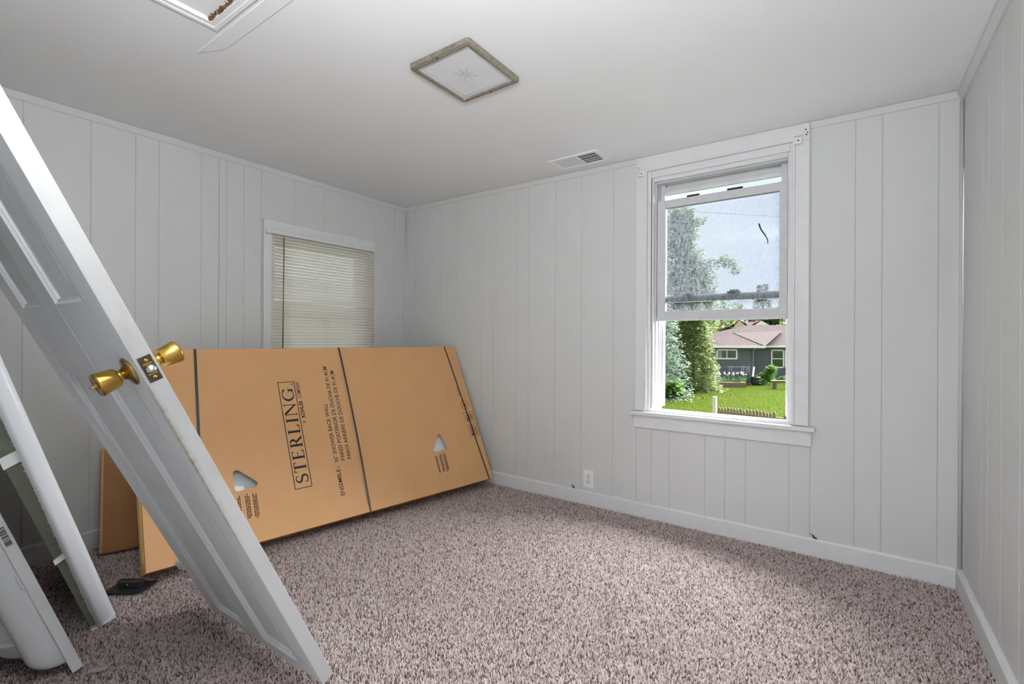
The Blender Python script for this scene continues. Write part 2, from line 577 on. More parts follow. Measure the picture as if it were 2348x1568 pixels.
m = MB().hexa([(1.05, -2.022, zc(1.05) - .0035), (2.20, -2.022, zc(2.2) - .0035), (2.20, -1.970, zc(2.2) - .0035), (1.17, -1.970, zc(1.17) - .0035),
               (1.05, -2.022, zc(1.05) + .001), (2.20, -2.022, zc(2.2) + .001), (2.20, -1.970, zc(2.2) + .001), (1.17, -1.970, zc(1.17) + .001)])
struct(m.build('trim_7', CEIL), 'thin painted patch strip on the ceiling beside the attic hatch', 'trim')
m = MB().box((-1.497 * 0 + 0.0, -1.497, 0.07), (0.004, -1.486, 2.165))
struct(m.build('trim_8', WALL), 'narrow vertical seam batten on the left wall left of the blind', 'trim')

# ------------------------------------------------------------------ window 1 (back wall, lower sash raised)
win = empty('window_1', (2.52, 0, 0.62))
struct(win, 'white double-hung window with its lower sash raised, in the back wall', 'window')
WO = Vector((2.52, 0, 0.62))
def wpart(name, boxes, material=TRIM, parent=win, bevel=0.0015):
    m = MB()
    for lo, hi in boxes:
        m.box(Vector(lo) - WO, Vector(hi) - WO)
    return m.build(name, material, parent, bevel=bevel, seg=2)
CF = -0.016                                             # casing face
wpart('side_casing', [((2.071, CF, .640), (2.128, 0.008, 2.0915))])
wpart('side_casing', [((2.910, CF, .640), (2.972, 0.008, 2.0845))])
m = MB()
m.hexa([Vector(p) - WO for p in ((2.071, CF, 2.092), (2.972, CF, 2.085), (2.972, .008, 2.085), (2.071, .008, 2.092),
        (2.071, CF, zc(2.071) - .001), (2.972, CF, zc(2.972) - .001), (2.972, .008, zc(2.972) - .001), (2.071, .008, zc(2.071) - .001))])
m.build('head_casing', TRIM, win, bevel=0.0015)
# inner bead: raised lip then stepped-in stop
wpart('bead', [((2.128, CF - .006, .640), (2.140, .012, 2.0855))])
wpart('bead', [((2.898, CF - .006, .640), (2.910, .012, 2.0855))])
wpart('bead', [((2.128, CF - .006, 2.086), (2.910, .012, 2.097))])
wpart('stop', [((2.140, -.004, .640), (2.160, .020, 2.0857)), ((2.148, .012, .640), (2.172, .040, 2.070))])
wpart('stop', [((2.886, -.004, .640), (2.898, .020, 2.0857)), ((2.876, .012, .640), (2.894, .040, 2.070))])
wpart('stop', [((2.1605, -.0035, 2.046), (2.8855, .020, 2.0858)), ((2.1725, .0125, 2.024), (2.8755, .039, 2.060))])
wpart('jamb', [((2.160, .041, .640), (2.180, .16, 2.06)), ((2.180, .079, .640), (2.186, .084, 2.05)), ((2.180, .116, .640), (2.188, .121, 2.05))], SASH)
wpart('jamb', [((2.874, .041, .640), (2.893, .16, 2.06)), ((2.868, .079, .640), (2.874, .084, 2.05)), ((2.867, .116, .640), (2.874, .121, 2.05))], SASH)
wpart('jamb', [((2.1805, .041, 2.017), (2.8735, .159, 2.06))], SASH)
# raised inner sash
sash = wpart('lower_sash', [((2.183, .045, 1.186), (2.233, .075, 1.912)), ((2.834, .045, 1.186), (2.872, .075, 1.912)),
                            ((2.233, .045, 1.864), (2.834, .075, 1.910)), ((2.233, .045, 1.205), (2.834, .075, 1.243)),
                            ((2.183, .038, 1.186), (2.872, .078, 1.207))], SASH)
wpart('pane', [((2.230, .058, 1.240), (2.837, .062, 1.868))], GLASS_DIRTY, sash, 0)
# fixed outer sash
sash2 = wpart('upper_sash', [((2.186, .088, 1.296), (2.216, .114, 2.016)), ((2.838, .088, 1.296), (2.868, .114, 2.016)),
                             ((2.216, .088, 1.957), (2.838, .114, 2.000)), ((2.216, .084, 1.298), (2.838, .116, 1.338)),
                             ((2.200, .082, 1.968), (2.850, .088, 1.978))], SASH)
wpart('pane', [((2.214, .100, 1.336), (2.840, .103, 1.960))], GLASS, sash2, 0)
wpart('sash_lift', [((2.335, .088, 1.338), (2.395, .108, 1.347)), ((2.345, .085, 1.347), (2.385, .100, 1.352))], DARK, sash2, .001)
wpart('sash_lift', [((2.57, .088, 1.338), (2.64, .108, 1.349)), ((2.585, .085, 1.347), (2.63, .100, 1.358))], DARK, sash2, .001)
wpart('keeper', [((2.355, .050, 1.910), (2.425, .070, 1.922))], DARK, sash, .001)
wpart('keeper', [((2.575, .050, 1.910), (2.655, .070, 1.922))], DARK, sash, .001)
m = MB().tube([Vector(p) - WO for p in ((2.735, .056, 1.705), (2.745, .0565, 1.672), (2.765, .0565, 1.640), (2.778, .0565, 1.612), (2.779, .0565, 1.590))], [.004, .0035, .003, .0025, .0015], 5)
m.build('dried_streak', DARK, sash)
# storm window track and outside frame
wpart('storm_track', [((2.178, .130, .660), (2.200, .158, 2.02))], SASH)
wpart('storm_track', [((2.858, .130, .660), (2.876, .158, 2.02))], SASH)
wpart('storm_track', [((2.178, .130, 1.985), (2.876, .158, 2.02))], SASH)
m = MB()
m.hexa([Vector(p) - WO for p in ((2.160, .020, .60), (2.893, .020, .60), (2.893, .20, .58), (2.160, .20, .58),
        (2.160, .020, .652), (2.893, .020, .652), (2.893, .20, .632), (2.160, .20, .632))])
m.build('sill', TRIM, win)
wpart('sill_stop', [((2.160, -.006, .636), (2.893, .030, .656))], TRIM)
wpart('stool', [((2.050, -.046, .616), (3.000, .03, .638))], TRIM, bevel=.003)
wpart('apron', [((2.066, -.019, .540), (2.985, -.001, .616))], TRIM)
for x in (2.106, 2.922):
    z = 2.079 if x < 2.5 else 2.086
    b = wpart('shade_bracket', [((x - .018, CF - .003, z - .022), (x + .018, CF, z + .022)), ((x - .018, CF - .026, z + .016), (x + .018, CF - .002, z + .020)),
                                ((x - .018, CF - .026, z - .022), (x + .018, CF - .002, z - .018)), ((x + .014 if x > 2.5 else x - .018, CF - .026, z - .02), (x + .018 if x > 2.5 else x - .014, CF - .002, z + .02))], PLATE)
    MB().lathe([(.004, 0), (.004, .002)], Vector((x, CF - .0045, z)) - WO, (0, -1, 0), 8).build('screw', BRONZE, b)
for i, (x, z) in enumerate(((2.955, 2.135), (2.963, 2.118), (2.958, 2.108), (2.084, 2.118), (2.083, 2.100), (2.097, 2.101))):
    MB().lathe([(.0035, 0), (.0035, .0012)], Vector((x, CF - .0002, z)) - WO, (0, -1, 0), 6).build('nail_hole', DARK, win)

# ------------------------------------------------------------------ window 2 (left wall) and its mini blind
w2 = empty('window_2', (0, -0.79, 0.70))
struct(w2, 'white framed window behind the closed blind in the left wall', 'window')
O2 = Vector((0, -0.79, 0.70))
def w2part(name, boxes, material=TRIM, parent=w2, bevel=0.0015):
    m = MB()
    for lo, hi in boxes:
        m.box(Vector(lo) - O2, Vector(hi) - O2)
    return m.build(name, material, parent, bevel=bevel, seg=2)
w2part('side_casing', [((-.008, -1.232, .70), (.016, -1.178, 1.776))])
w2part('side_casing', [((-.008, -.400, .70), (.016, -.374, 1.776))])
w2part('head_casing', [((-.008, -1.232, 1.776), (.018, -.345, 1.849))])
w2part('edge_strip', [((-.004, -1.2395, .64), (.006, -1.2335, 1.849))], WALL)
w2part('stool', [((-.03, -1.25, .675), (.045, -.33, .700))])
w2part('apron', [((.001, -1.232, .60), (.016, -.349, .675))])
w2part('jamb', [((-.15, -1.178, .70), (.0, -1.160, 1.775)), ((-.15, -.418, .70), (.0, -.400, 1.775)), ((-.15, -1.16, 1.757), (.0, -.418, 1.775)), ((-.16, -1.16, .69), (-.02, -.418, .715))], SASH)
s2 = w2part('sash', [((-.10, -1.16, .715), (-.07, -1.115, 1.757)), ((-.10, -.463, .715), (-.07, -.418, 1.757)), ((-.10, -1.115, 1.712), (-.07, -.463, 1.757)),
                     ((-.10, -1.115, .715), (-.07, -.463, .775)), ((-.10, -1.115, 1.215), (-.07, -.463, 1.255))], SASH)
w2part('pane', [((-.088, -1.118, .77), (-.084, -.46, 1.715))], GLASS, s2, 0)

bl = empty('mini_blind', (0.045, -0.79, 0.72))
tag(bl, 'closed cream slatted mini blind hanging over the left wall window', 'blind')
OB = Vector((0.045, -0.79, 0.72))
BY0, BY1 = -1.190, -0.372
hr = MB().box(Vector((.022, BY0 - .008, 1.758)) - OB, Vector((.050, BY1, 1.784)) - OB).build('headrail', TRIM, bl, bevel=.002)
MB().box(Vector((.010, BY0 - .034, 1.756)) - OB, Vector((.048, BY0 - .009, 1.788)) - OB).build('bracket', FROST, hr, bevel=.002)
# one slightly crowned slat, tilted shut; shared by all
sl = MB()
ang = math.radians(60)
K = 6
pts = []
for k in range(K + 1):
    t = (k / K - .5) * 0.025
    bow = 0.0028 * (1 - (2 * k / K - 1) ** 2)
    pts.append((math.cos(ang) * t + math.sin(ang) * bow, -math.sin(ang) * t + math.cos(ang) * bow))
vs, fs = [], []
for y in (BY0 + .79, BY1 + .79):
    for side in (0, .0004):
        for p in pts:
            vs.append((p[0] + side, y, p[1]))
n1 = K + 1
for k in range(K):
    fs.append((n1 + k, n1 + k + 1, 3 * n1 + k + 1, 3 * n1 + k))
    fs.append((k + 1, k, 2 * n1 + k, 2 * n1 + k + 1))
sl.add(vs, fs, True)
slat_me = sl.mesh('slat')
slat_me.materials.append(SLAT)
zs, i = 1.745, 0
while zs > 0.735:
    o = bpy.data.objects.new('slat', slat_me)
    COL.objects.link(o)
    o.parent = bl
    o.location = (-.010, 0, zs - OB.z + 0)
    o.rotation_euler = (.007 if i == 20 else random.uniform(-.001, .001), random.uniform(-.06, .06), random.uniform(-.001, .001))
    zs -= 0.0215
    i += 1
MB().box((-.022, BY0 + .79, -.004), (.004, BY1 + .79, .012)).build('bottom_rail', TRIM, bl, bevel=.002)
for y in (-1.077, -.798, -.520):
    m = MB()
    for dx in (-.0245, .0055):
        m.tube([(dx, y + .79, 1.758 - OB.z), (dx, y + .79, .01)], .0006, 4)
    m.build('ladder_cord', PLATE, bl)
m = MB().tube([(.010, -1.123 + .79, 1.752 - OB.z), (.014, -1.121 + .79, 1.736 - OB.z)], .0018, 6)
m.tube([(.014, -1.121 + .79, 1.736 - OB.z), (.010, -1.124 + .79, .95 - OB.z)], .0042, 6)
m.build('tilt_wand', WAND, bl)
m = MB().tube([(.011, -.443 + .79, 1.755 - OB.z), (.011, -.444 + .79, 1.40 - OB.z), (.011, -.440 + .79, 1.12 - OB.z)], .001, 5)
m.lathe([(.003, 0), (.0055, .02), (.0045, .035), (.002, .04)], (.011, -.444 + .79, 1.40 - OB.z), (0, 0, -1), 8)
m.build('pull_cord', PLATE, bl)

# ------------------------------------------------------------------ ceiling: attic hatch, light, vent
hatch = empty('attic_hatch', (1.285, -2.062, zc(1.285)))
tag(hatch, 'white attic hatch in the ceiling with moulded trim and crumbling brown insulation at its edge', 'hatch')
HO = Vector((1.285, -2.062, zc(1.285)))
def hbar(name, p0, p1, w0, w1, d):
    """moulded trim bar from p0 to p1 along x or y, hanging d below the ceiling"""
    m = MB()
    alongx = abs(p1[0] - p0[0]) > abs(p1[1] - p0[1])
    z = lambda x: zc(x) - HO.z
    for (a, b, dd) in ((w0, w0 + (w1 - w0) * .45, d), (w0 + (w1 - w0) * .45, w1, d * .55)):
        if alongx:
            x0, x1 = p0[0], p1[0]
            m.hexa([(x0 - HO.x, a - HO.y, z(x0) - dd), (x1 - HO.x, a - HO.y, z(x1) - dd), (x1 - HO.x, b - HO.y, z(x1) - dd), (x0 - HO.x, b - HO.y, z(x0) - dd),
                    (x0 - HO.x, a - HO.y, z(x0) + .05), (x1 - HO.x, a - HO.y, z(x1) + .05), (x1 - HO.x, b - HO.y, z(x1) + .05), (x0 - HO.x, b - HO.y, z(x0) + .05)])
        else:
            x = (a + b) / 2
            m.box((a - HO.x, p0[1] - HO.y, z(x) - dd), (b - HO.x, p1[1] - HO.y, z(x) + .05))
    m.build(name, CEIL, hatch, bevel=.0015)
hbar('trim_bar', (1.262, 0), (1.975, 0), HY1 + .022, HY1 - .012, .007)
hbar('trim_bar', (0, -2.745), (0, HY1 + .022), HX0 - .022, HX0 + .012, .007)
hbar('trim_bar', (0, -2.745), (0, HY1 + .022), HX1 + .022, HX1 - .012, .007)
hbar('trim_bar', (1.262, 0), (1.975, 0), HY0 - .022, HY0 + .012, .007)
hp = MB().box((.016, -.644, .008), (.650, -.020, .020)).build('hatch_panel', CEIL, hatch)
m = MB()
for k in range(220):
    x = random.uniform(.012, .45)
    c = Vector((x, -.016 + random.uniform(-.004, .004), .004 + random.uniform(-.006, .004)))
    r = random.uniform(.003, .008)
    m.add([c + Vector((random.uniform(-1, 1), random.uniform(-1, 1), random.uniform(-1, 1))).normalized() * r for _ in range(6)],
          [(0, 1, 2), (0, 2, 3), (0, 3, 4), (1, 2, 5), (2, 3, 5), (3, 4, 5), (4, 1, 5), (0, 4, 1)])
ins = m.build('insulation', INSUL, hatch)
ins['kind'] = 'stuff'

LCX, LCY = 1.836, -1.330
lt = empty('ceiling_light', (LCX, LCY, zc(LCX)))
tag(lt, 'square ceiling light with tarnished metal frame and etched starburst glass', 'light')
hx, hy = .158, .168
def rring(ox, oy, ix, iy, rad, z0, z1, z2):
    """rounded-square frame ring; outer wall z0..z1, crowned face"""
    m = MB()
    def loop(a, b, r, z):
        out = []
        for cx_, cy_, s in ((a - r, b - r, 0), (-a + r, b - r, 90), (-a + r, -b + r, 180), (a - r, -b + r, 270)):
            for k in range(6):
                t = math.radians(s + 90 * k / 5)
                out.append((cx_ + r * math.cos(t), cy_ + r * math.sin(t), z))
        return out
    loops = [loop(ox, oy, rad, z0), loop(ox, oy, rad, z1 + .003), loop(ox - .003, oy - .003, rad, z1), loop((ox + ix) / 2 + .004, (oy + iy) / 2 + .004, rad * .7, z1 + .002),
             loop((ox + ix) / 2, (oy + iy) / 2, rad * .6, z1 - .002), loop(ix + .002, iy + .002, rad * .4, z1 - .001), loop(ix, iy, rad * .4, z2)]
    n = len(loops[0])
    vs = [p for l in loops for p in l]
    fs = []
    for i in range(len(loops) - 1):
        for k in range(n):
            fs.append((i * n + k, i * n + (k + 1) % n, (i + 1) * n + (k + 1) % n, (i + 1) * n + k))
    return m.add(vs, fs)
rring(hx, hy, hx - .022, hy - .022, .012, .002, -.020, -.008).build('frame', FRAME, lt)
dif = MB().box((-hx + .018, -hy + .018, -.014), (hx - .018, hy - .018, -.010)).build('diffuser', FROST, lt)
m = MB()
b0, b1 = hx - .037, hy - .037
for (x0, y0, x1, y1) in ((-b0, -b1, b0, -b1), (-b0, b1, b0, b1), (-b0, -b1, -b0, b1), (b0, -b1, b0, b1)):
    m.tube([(x0, y0, -.0142), (x1, y1, -.0142)], .0007, 4)
m.build('etched_border', ETCH, dif)
for k in range(8):
    t = math.radians(45 * k)
    L_ = .046 if k % 2 else .034
    d, e_ = Vector((math.cos(t), math.sin(t), 0)), Vector((-math.sin(t), math.cos(t), 0))
    pl = [d * .006, d * L_ * .7 + e_ * .0035, d * L_ + e_ * .003, d * (L_ + .003), d * L_ - e_ * .003, d * L_ * .7 - e_ * .0035, d * .006 - e_ * .0003]
    MB().tube([p + Vector((0, 0, -.0142)) for p in pl], .0006, 4).build('petal', ETCH, dif)
for s in (-1, 1):
    MB().lathe([(.004, 0), (.004, .006), (.002, .008)], (.01 * s, s * (hy - .010), -.018), (0, 0, -1), 10).build('screw', BRONZE, lt)

VX, VY = 1.768, -.190
vt = empty('ceiling_vent', (VX, VY, zc(VX) - .0022))
tag(vt, 'white rectangular ceiling register vent near the back wall', 'vent')
m = MB()
for lo, hi in (((-.165, -.095, -.006), (.165, -.070, .001)), ((-.165, .070, -.006), (.165, .095, .001)), ((-.165, -.070, -.006), (-.140, .070, .001)),
               ((.140, -.070, -.006), (.165, .070, .001)), ((.010, -.070, -.006), (.024, .070, .001))):
    m.box(lo, hi)
m.build('frame', VENTW, vt, bevel=.0015)
MB().box((-.14, -.07, -.0005), (.01, .07, .001)).build('damper', VENTW, vt)
MB().box((.024, -.07, -.0004), (.14, .07, .001)).build('duct_opening', DARK, vt)
for k in range(10):
    x = -.133 + k * .0146
    MB().obox((x, -.07, -.002), (.006, 0, -.004), (0, .14, 0), (.001, 0, .001)).build('louver', VENTW, vt)
for k in range(8):
    x = .033 + k * .0137
    MB().box((x, -.07, -.002), (x + .0030, .07, -.0005)).build('louver', VENTW, vt)
for y in (-.03, .012, .04):
    MB().box((.024, y, -.0022), (.14, y + .0022, -.0006)).build('crossbar', VENTW, vt)

# ------------------------------------------------------------------ outlet and cable stubs on the back wall
ol = empty('wall_outlet', (1.755, 0, .104))
tag(ol, 'white duplex electrical outlet low on the back wall', 'outlet')
MB().box((-.037, -.006, 0), (.037, 0, .115)).build('cover_plate', PLATE, ol, bevel=.002)
for z in (.038, .077):
    s = MB().prism([(.017 * math.cos(t), z + .0145 * math.sin(t)) for t in np.linspace(0, 2 * math.pi, 18, endpoint=False)], 1, -.0085, -.004).build('socket', FROST, ol)
    MB().box((-.0075, -.0088, z - .001), (-.0055, -.008, z + .008)).build('slot', DARK, s)
    MB().box((.0055, -.0088, z - .001), (.0075, -.008, z + .006)).build('slot', DARK, s)
    MB().lathe([(.0028, 0), (.0028, .0006)], (0, -.0083, z - .008), (0, -1, 0), 8).build('slot', DARK, s)
MB().lathe([(.003, 0), (.002, .001)], (0, -.006, .0575), (0, -1, 0), 8).build('screw', BRONZE, ol)
for x, z, lab in ((1.643, .090, 'short black cable stub poking out above the baseboard left of the outlet'), (2.993, .088, 'short black cable stub poking out above the baseboard below the window')):
    m = MB().tube([(x, .001, z + .006), (x, -.008, z + .007), (x + .006, -.016, z + .002), (x + .014, -.015, z - .001)], .0042, 7)
    m.tube([(x - .006, -.002, z + .010), (x - .012, -.008, z + .013)], .002, 5)
    m.tube([(x + .014, -.015, z - .001), (x + .018, -.017, z - .003)], .0025, 6)
    tag(m.build('cable_stub', BLACKP), lab, 'cable', 'cable stubs above the baseboard')

# ------------------------------------------------------------------ old panel door leaning against the front wall
phi, th = 3.1630, 0.4435
e_ = Vector((math.cos(phi), math.sin(phi), 0))
n0 = Vector((-math.sin(phi), math.cos(phi), 0))
dup = Vector((0, 0, 1)) * math.cos(th) + n0 * math.sin(th)
dn = e_.cross(dup)
DT, DW, DL = .0385, .745, 2.03
door = empty('panel_door', (1.8239, -1.9633, 0.004), (-e_, dn, dup))
tag(door, 'white panel door with brass knobs, taken off its hinges and leaning in the room', 'door')
cols = ((.100, .315), (.430, .638))                       # u ranges of the panels (from the latch edge)
rows = ((.040, 1.060), (1.265, 1.905))
def ubox(m, u0, u1, y0, y1, s0, s1):
    return m.box((-u1, y0, s0), (-u0, y1, s1))
ubox(MB(), 0, cols[0][0], 0, DT, 0, DL).build('stile', DOORW, door, bevel=.0015)
# latch edge: scuffed; toned darker than the faces to offset the light it catches
ubox(MB(), -.0006, .0002, .001, DT - .001, .001, DL - .001).build('edge_face', DIRTY, door)
ubox(MB(), cols[1][1], DW, 0, DT, 0, DL).build('stile', DOORW, door, bevel=.0015)
ubox(MB(), cols[0][1], cols[1][0], 0, DT, rows[0][0], DL - .1).build('mullion', DOORW, door)
for s0, s1 in ((0, rows[0][0]), (rows[0][1], rows[1][0]), (rows[1][1], DL)):
    ubox(MB(), cols[0][0], cols[1][1], 0.0004, DT - .0004, s0, s1).build('rail', DOORW, door)
def raised(u0, u1, s0, s1):
    """panel with sticking moulding, bevelled raised field; front and back alike"""
    m = MB()
    def ring(i, y):
        return [(-u1 + i, y, s0 + i), (-u0 - i, y, s0 + i), (-u0 - i, y, s1 - i), (-u1 + i, y, s1 - i)]
    for flip in (0, 1):
        prof = [(0, .0), (.004, .0), (.010, .006), (.014, .006), (.016, .013), (.030, .013), (.055, .008), (.058, .008)]
        loops = [ring(i, DT - y if flip else y) for i, y in prof]
        vs = [p for l in loops for p in l]
        fs = []
        for k in range(len(loops) - 1):
            for j in range(4):
                fs.append((4 * k + j, 4 * k + (j + 1) % 4, 4 * k + 4 + (j + 1) % 4, 4 * k + 4 + j))
        fs.append(tuple(4 * (len(loops) - 1) + j for j in range(4)))
        m.add(vs, fs)
    return m.build('panel', DOORW, door)
for u in cols:
    for s in rows:
        raised(u[0], u[1], s[0], s[1])
# knobs
KU, KS = .062, 1.092
def knob(sign, y0, thumb):
    ax = (0, sign, 0)
    k = empty('doorknob')
    k.parent = door
    k.location = (-KU, y0, KS)
    MB().lathe([(.034, 0), (.034, .003), (.031, .006), (.018, .009), (.014, .014)], (0, 0, 0), ax, 28).build('rosette', BRASS2, k)
    MB().lathe([(.0135, .008), (.013, .022), (.0145, .028)], (0, 0, 0), ax, 20).build('shank', BRASS, k)
    MB().lathe([(.015, .026), (.0205, .0265), (.0225, .030), (.0275, .062), (.0275, .066), (.0255, .0685), (.021, .067), (.012, .066)], (0, 0, 0), ax, 28).build('knob', BRASS, k)
    if thumb:
        MB().lathe([(.008, .065), (.007, .071), (.004, .073)], (0, 0, 0), ax, 12).build('thumb_turn', BRASS2, k)
        MB().box((-.008, sign * .080 if sign < 0 else .070, -.0022), (.008, sign * .070 if sign < 0 else .080, .0022)).build('thumb_turn', BRASS2, k, bevel=.001)
    return k
knob(-1, 0, True)
knob(1, DT, False)
# latch face plate on the edge
lp = MB().box((.0004, DT / 2 - .0138, KS - .031), (.0026, DT / 2 + .0138, KS + .031)).build('latch_plate', BRONZE, door, bevel=.0006)
MB().lathe([(.0108, 0), (.0108, .006), (.008, .010), (.0, .0108)], (.0020, DT / 2, KS - .001), (1, 0, 0), 18).build('latch_bolt', CHROME, lp)
for d in (-.021, .021):
    MB().lathe([(.0042, 0), (.0036, .001)], (.0026, DT / 2, KS + d), (1, 0, 0), 12).build('screw', BRASS, lp)
for d in (-.0125, .0125):
    MB().box((.0026, DT / 2 - .0095, KS + d - .002), (.0030, DT / 2 + .0095, KS + d + .002)).build('stamp_bar', BRASS, lp)
# painted-over hinge leaf on the far edge
hg = MB()
hg.box((-DW - .003, .006, .105), (-DW, DT - .004, .235))
hg.box((-DW - .030, -.004, .105), (-DW - .001, .004, .140))
hg.box((-DW - .030, -.004, .200), (-DW - .001, .004, .235))
hgo = hg.build('hinge_leaf', DOORW, door, bevel=.001)
for z in (.105, .200):
    MB().tube([(-DW - .030, -.003, z), (-DW - .030, -.003, z + .035)], .0075, 10).build('hinge_knuckle', DOORW, hgo)

# ------------------------------------------------------------------ lettering helpers
def font_mesh(s, size, bold=0.0, spacing=1.0, align='LEFT'):
    cu = bpy.data.curves.new('txt', 'FONT')
    cu.body = s
    cu.size = size
    cu.offset = bold
    cu.space_character = spacing
    cu.align_x = align
    cu.resolution_u = 3
    o = bpy.data.objects.new('txt', cu)
    COL.objects.link(o)
    dg = bpy.context.evaluated_depsgraph_get()
    dg.update()
    me = bpy.data.meshes.new_from_object(o.evaluated_get(dg))
    bpy.data.objects.remove(o)
    bpy.data.curves.remove(cu)
    return me

def serif(letter):
    """roman capitals with thick and thin strokes, as polygons in a 1-high box; returns polys, width"""
    P_ = []
    def R(x0, y0, x1, y1):
        P_.append([(x0, y0), (x1, y0), (x1, y1), (x0, y1)])
    def stroke(pts, wid):
        for i in range(len(pts) - 1):
            (x0, y0), (x1, y1) = pts[i], pts[i + 1]
            def nrm(k):
                a = pts[max(k - 1, 0)]
                b = pts[min(k + 1, len(pts) - 1)]
                dx, dy = b[0] - a[0], b[1] - a[1]
                l = math.hypot(dx, dy) or 1
                return -dy / l, dx / l
            na, nb = nrm(i), nrm(i + 1)
            wa, wb_ = wid[i] / 2, wid[i + 1] / 2
            P_.append([(x0 + na[0] * wa, y0 + na[1] * wa), (x0 - na[0] * wa, y0 - na[1] * wa), (x1 - nb[0] * wb_, y1 - nb[1] * wb_), (x1 + nb[0] * wb_, y1 + nb[1] * wb_)])
    T, t, sf = .15, .055, .045
    if letter == 'T':
        R(.27, 0, .27 + T, 1); R(.02, 1 - t, .67, 1); R(.17, 0, .52, sf)
        P_.append([(.02, 1), (.02, .78), (.06, .80), (.10, 1 - t)]); P_.append([(.67, 1), (.67, .78), (.63, .80), (.59, 1 - t)])
        return P_, .70
    if letter == 'E':
        R(.10, 0, .10 + T, 1); R(.02, 0, .30, sf); R(.02, 1 - sf, .30, 1); R(.2, 1 - t, .58, 1); R(.2, 0, .62, t); R(.2, .49, .48, .49 + t)
        P_.append([(.58, 1), (.58, .80), (.55, .82), (.50, 1 - t)]); P_.append([(.62, 0), (.65, .23), (.61, .22), (.53, t)]); R(.46, .40, .49, .64)
        return P_, .70
    if letter == 'L':
        R(.10, 0, .10 + T, 1); R(.02, 0, .30, sf); R(.02, 1 - sf, .34, 1); R(.2, 0, .60, t)
        P_.append([(.60, 0), (.64, .26), (.60, .25), (.50, t)])
        return P_, .67
    if letter == 'I':
        R(.10, 0, .10 + T, 1); R(.01, 0, .34, sf); R(.01, 1 - sf, .34, 1)
        return P_, .35
    if letter == 'N':
        R(.10, 0, .10 + t, 1); R(.78, 0, .78 + t, 1); R(.01, 0, .25, sf); R(.01, 1 - sf, .16, 1); R(.68, 1 - sf, .94, 1)
        P_.append([(.07, 1), (.26, 1), (.835, .0), (.79, .0)]); P_.append([(.07, 1), (.26, 1), (.835, .10), (.835, 0)])
        return P_, .96
    if letter == 'R':
        R(.10, 0, .10 + T, 1); R(.02, 0, .34, sf); R(.02, 1 - sf, .30, 1)
        pts, wid = [], []
        for k in range(15):
            a = math.radians(90 - 180 * k / 14)
            pts.append((.34 + .20 * math.cos(a), .74 + .235 * math.sin(a)))
            wid.append(t + (T - t) * max(0, math.cos(a)))
        stroke([(.2, .975)] + pts + [(.2, .505)], [t] + wid + [t])
        P_.append([(.30, .51), (.46, .51), (.76, .03), (.60, .03)]); R(.58, 0, .82, sf)
        return P_, .82
    if letter in ('G', 'S'):
        if letter == 'G':
            pts, wid = [], []
            for k in range(31):
                a = math.radians(38 + 284 * k / 30)
                pts.append((.50 + .42 * math.cos(a), .50 + .47 * math.sin(a)))
                wid.append(t + (T - t) * abs(math.cos(a)) ** 1.3)
            stroke(pts, wid)
            R(.72, .06, .72 + T * .9, .44); R(.62, .41, .95, .455); R(.80, .72, .835, .96)
            return P_, 1.0
        pts, wid = [], []
        for k in range(15):
            a = math.radians(30 + 215 * k / 14)
            pts.append((.31 + .205 * math.cos(a), .745 + .225 * math.sin(a)))
            wid.append(t + (T - t) * (k / 14) ** 1.2)
        for k in range(15):
            a = math.radians(62 - 222 * k / 14)
            pts.append((.30 + .23 * math.cos(a), .265 + .24 * math.sin(a)))
            wid.append(t + (T - t) * (1 - k / 14) ** .8)
        stroke(pts, wid)
        R(.46, .70, .495, .97); R(.065, .03, .10, .32)
        return P_, .60

# ------------------------------------------------------------------ big flat shower-wall carton
cphi, cth = .1676, .4557
ca = Vector((math.sin(cphi), math.cos(cphi), 0))
cn0 = Vector((math.cos(cphi), -math.sin(cphi), 0))
cn = cn0 * math.cos(cth) + Vector((0, 0, 1)) * math.sin(cth)
cup = -cn0 * math.sin(cth) + Vector((0, 0, 1)) * math.cos(cth)
CL, CH, CT = 2.000, 1.046, .150
ct = empty('shower_wall_carton', (.911, -.080, 0.002), (-ca, cn, cup))
tag(ct, 'large flat kraft carton with black straps and printed lettering, leaning by the left window', 'carton')
# right end sits X = 0; the printed face is Y = CT
m = MB()
m.quad((0, 0, 0), (CL, 0, 0), (CL, 0, CH), (0, 0, CH))
m.quad((0, 0, 0), (CL, 0, 0), (CL, CT, 0), (0, CT, 0))
m.quad((0, 0, CH), (CL, 0, CH), (CL, CT, CH), (0, CT, CH))
m.quad((0, 0, 0), (0, CT, 0), (0, CT, CH), (0, 0, CH))
m.quad((CL, 0, 0), (CL, CT, 0), (CL, CT, CH), (CL, 0, CH))
m.build('body', KRAFT, ct)
def rounded_tri(pts, r, n=5):
    out = []
    for i in range(3):
        p, a, b = Vector(pts[i]), Vector(pts[i - 1]), Vector(pts[(i + 1) % 3])
        da, db = (a - p).normalized(), (b - p).normalized()
        half = math.acos(max(-1, min(1, da.dot(db)))) / 2
        d = r / math.tan(half)
        cc = p + (da + db).normalized() * (r / math.sin(half))
        v0, v1 = p + da * d - cc, p + db * d - cc
        a0, a1 = math.atan2(v0.y, v0.x), math.atan2(v1.y, v1.x)
        while a1 - a0 > math.pi: a1 -= 2 * math.pi
        while a1 - a0 < -math.pi: a1 += 2 * math.pi
        for k in range(n + 1):
            t = a0 + (a1 - a0) * k / n
            out.append((cc.x + r * math.cos(t), cc.y + r * math.sin(t)))
    return out
holes = [rounded_tri([(1.634, .392), (1.506, .272), (1.634, .262)], .017), rounded_tri([(.350, .400), (.320, .268), (.452, .262)], .015)]
import bmesh
bm = bmesh.new()
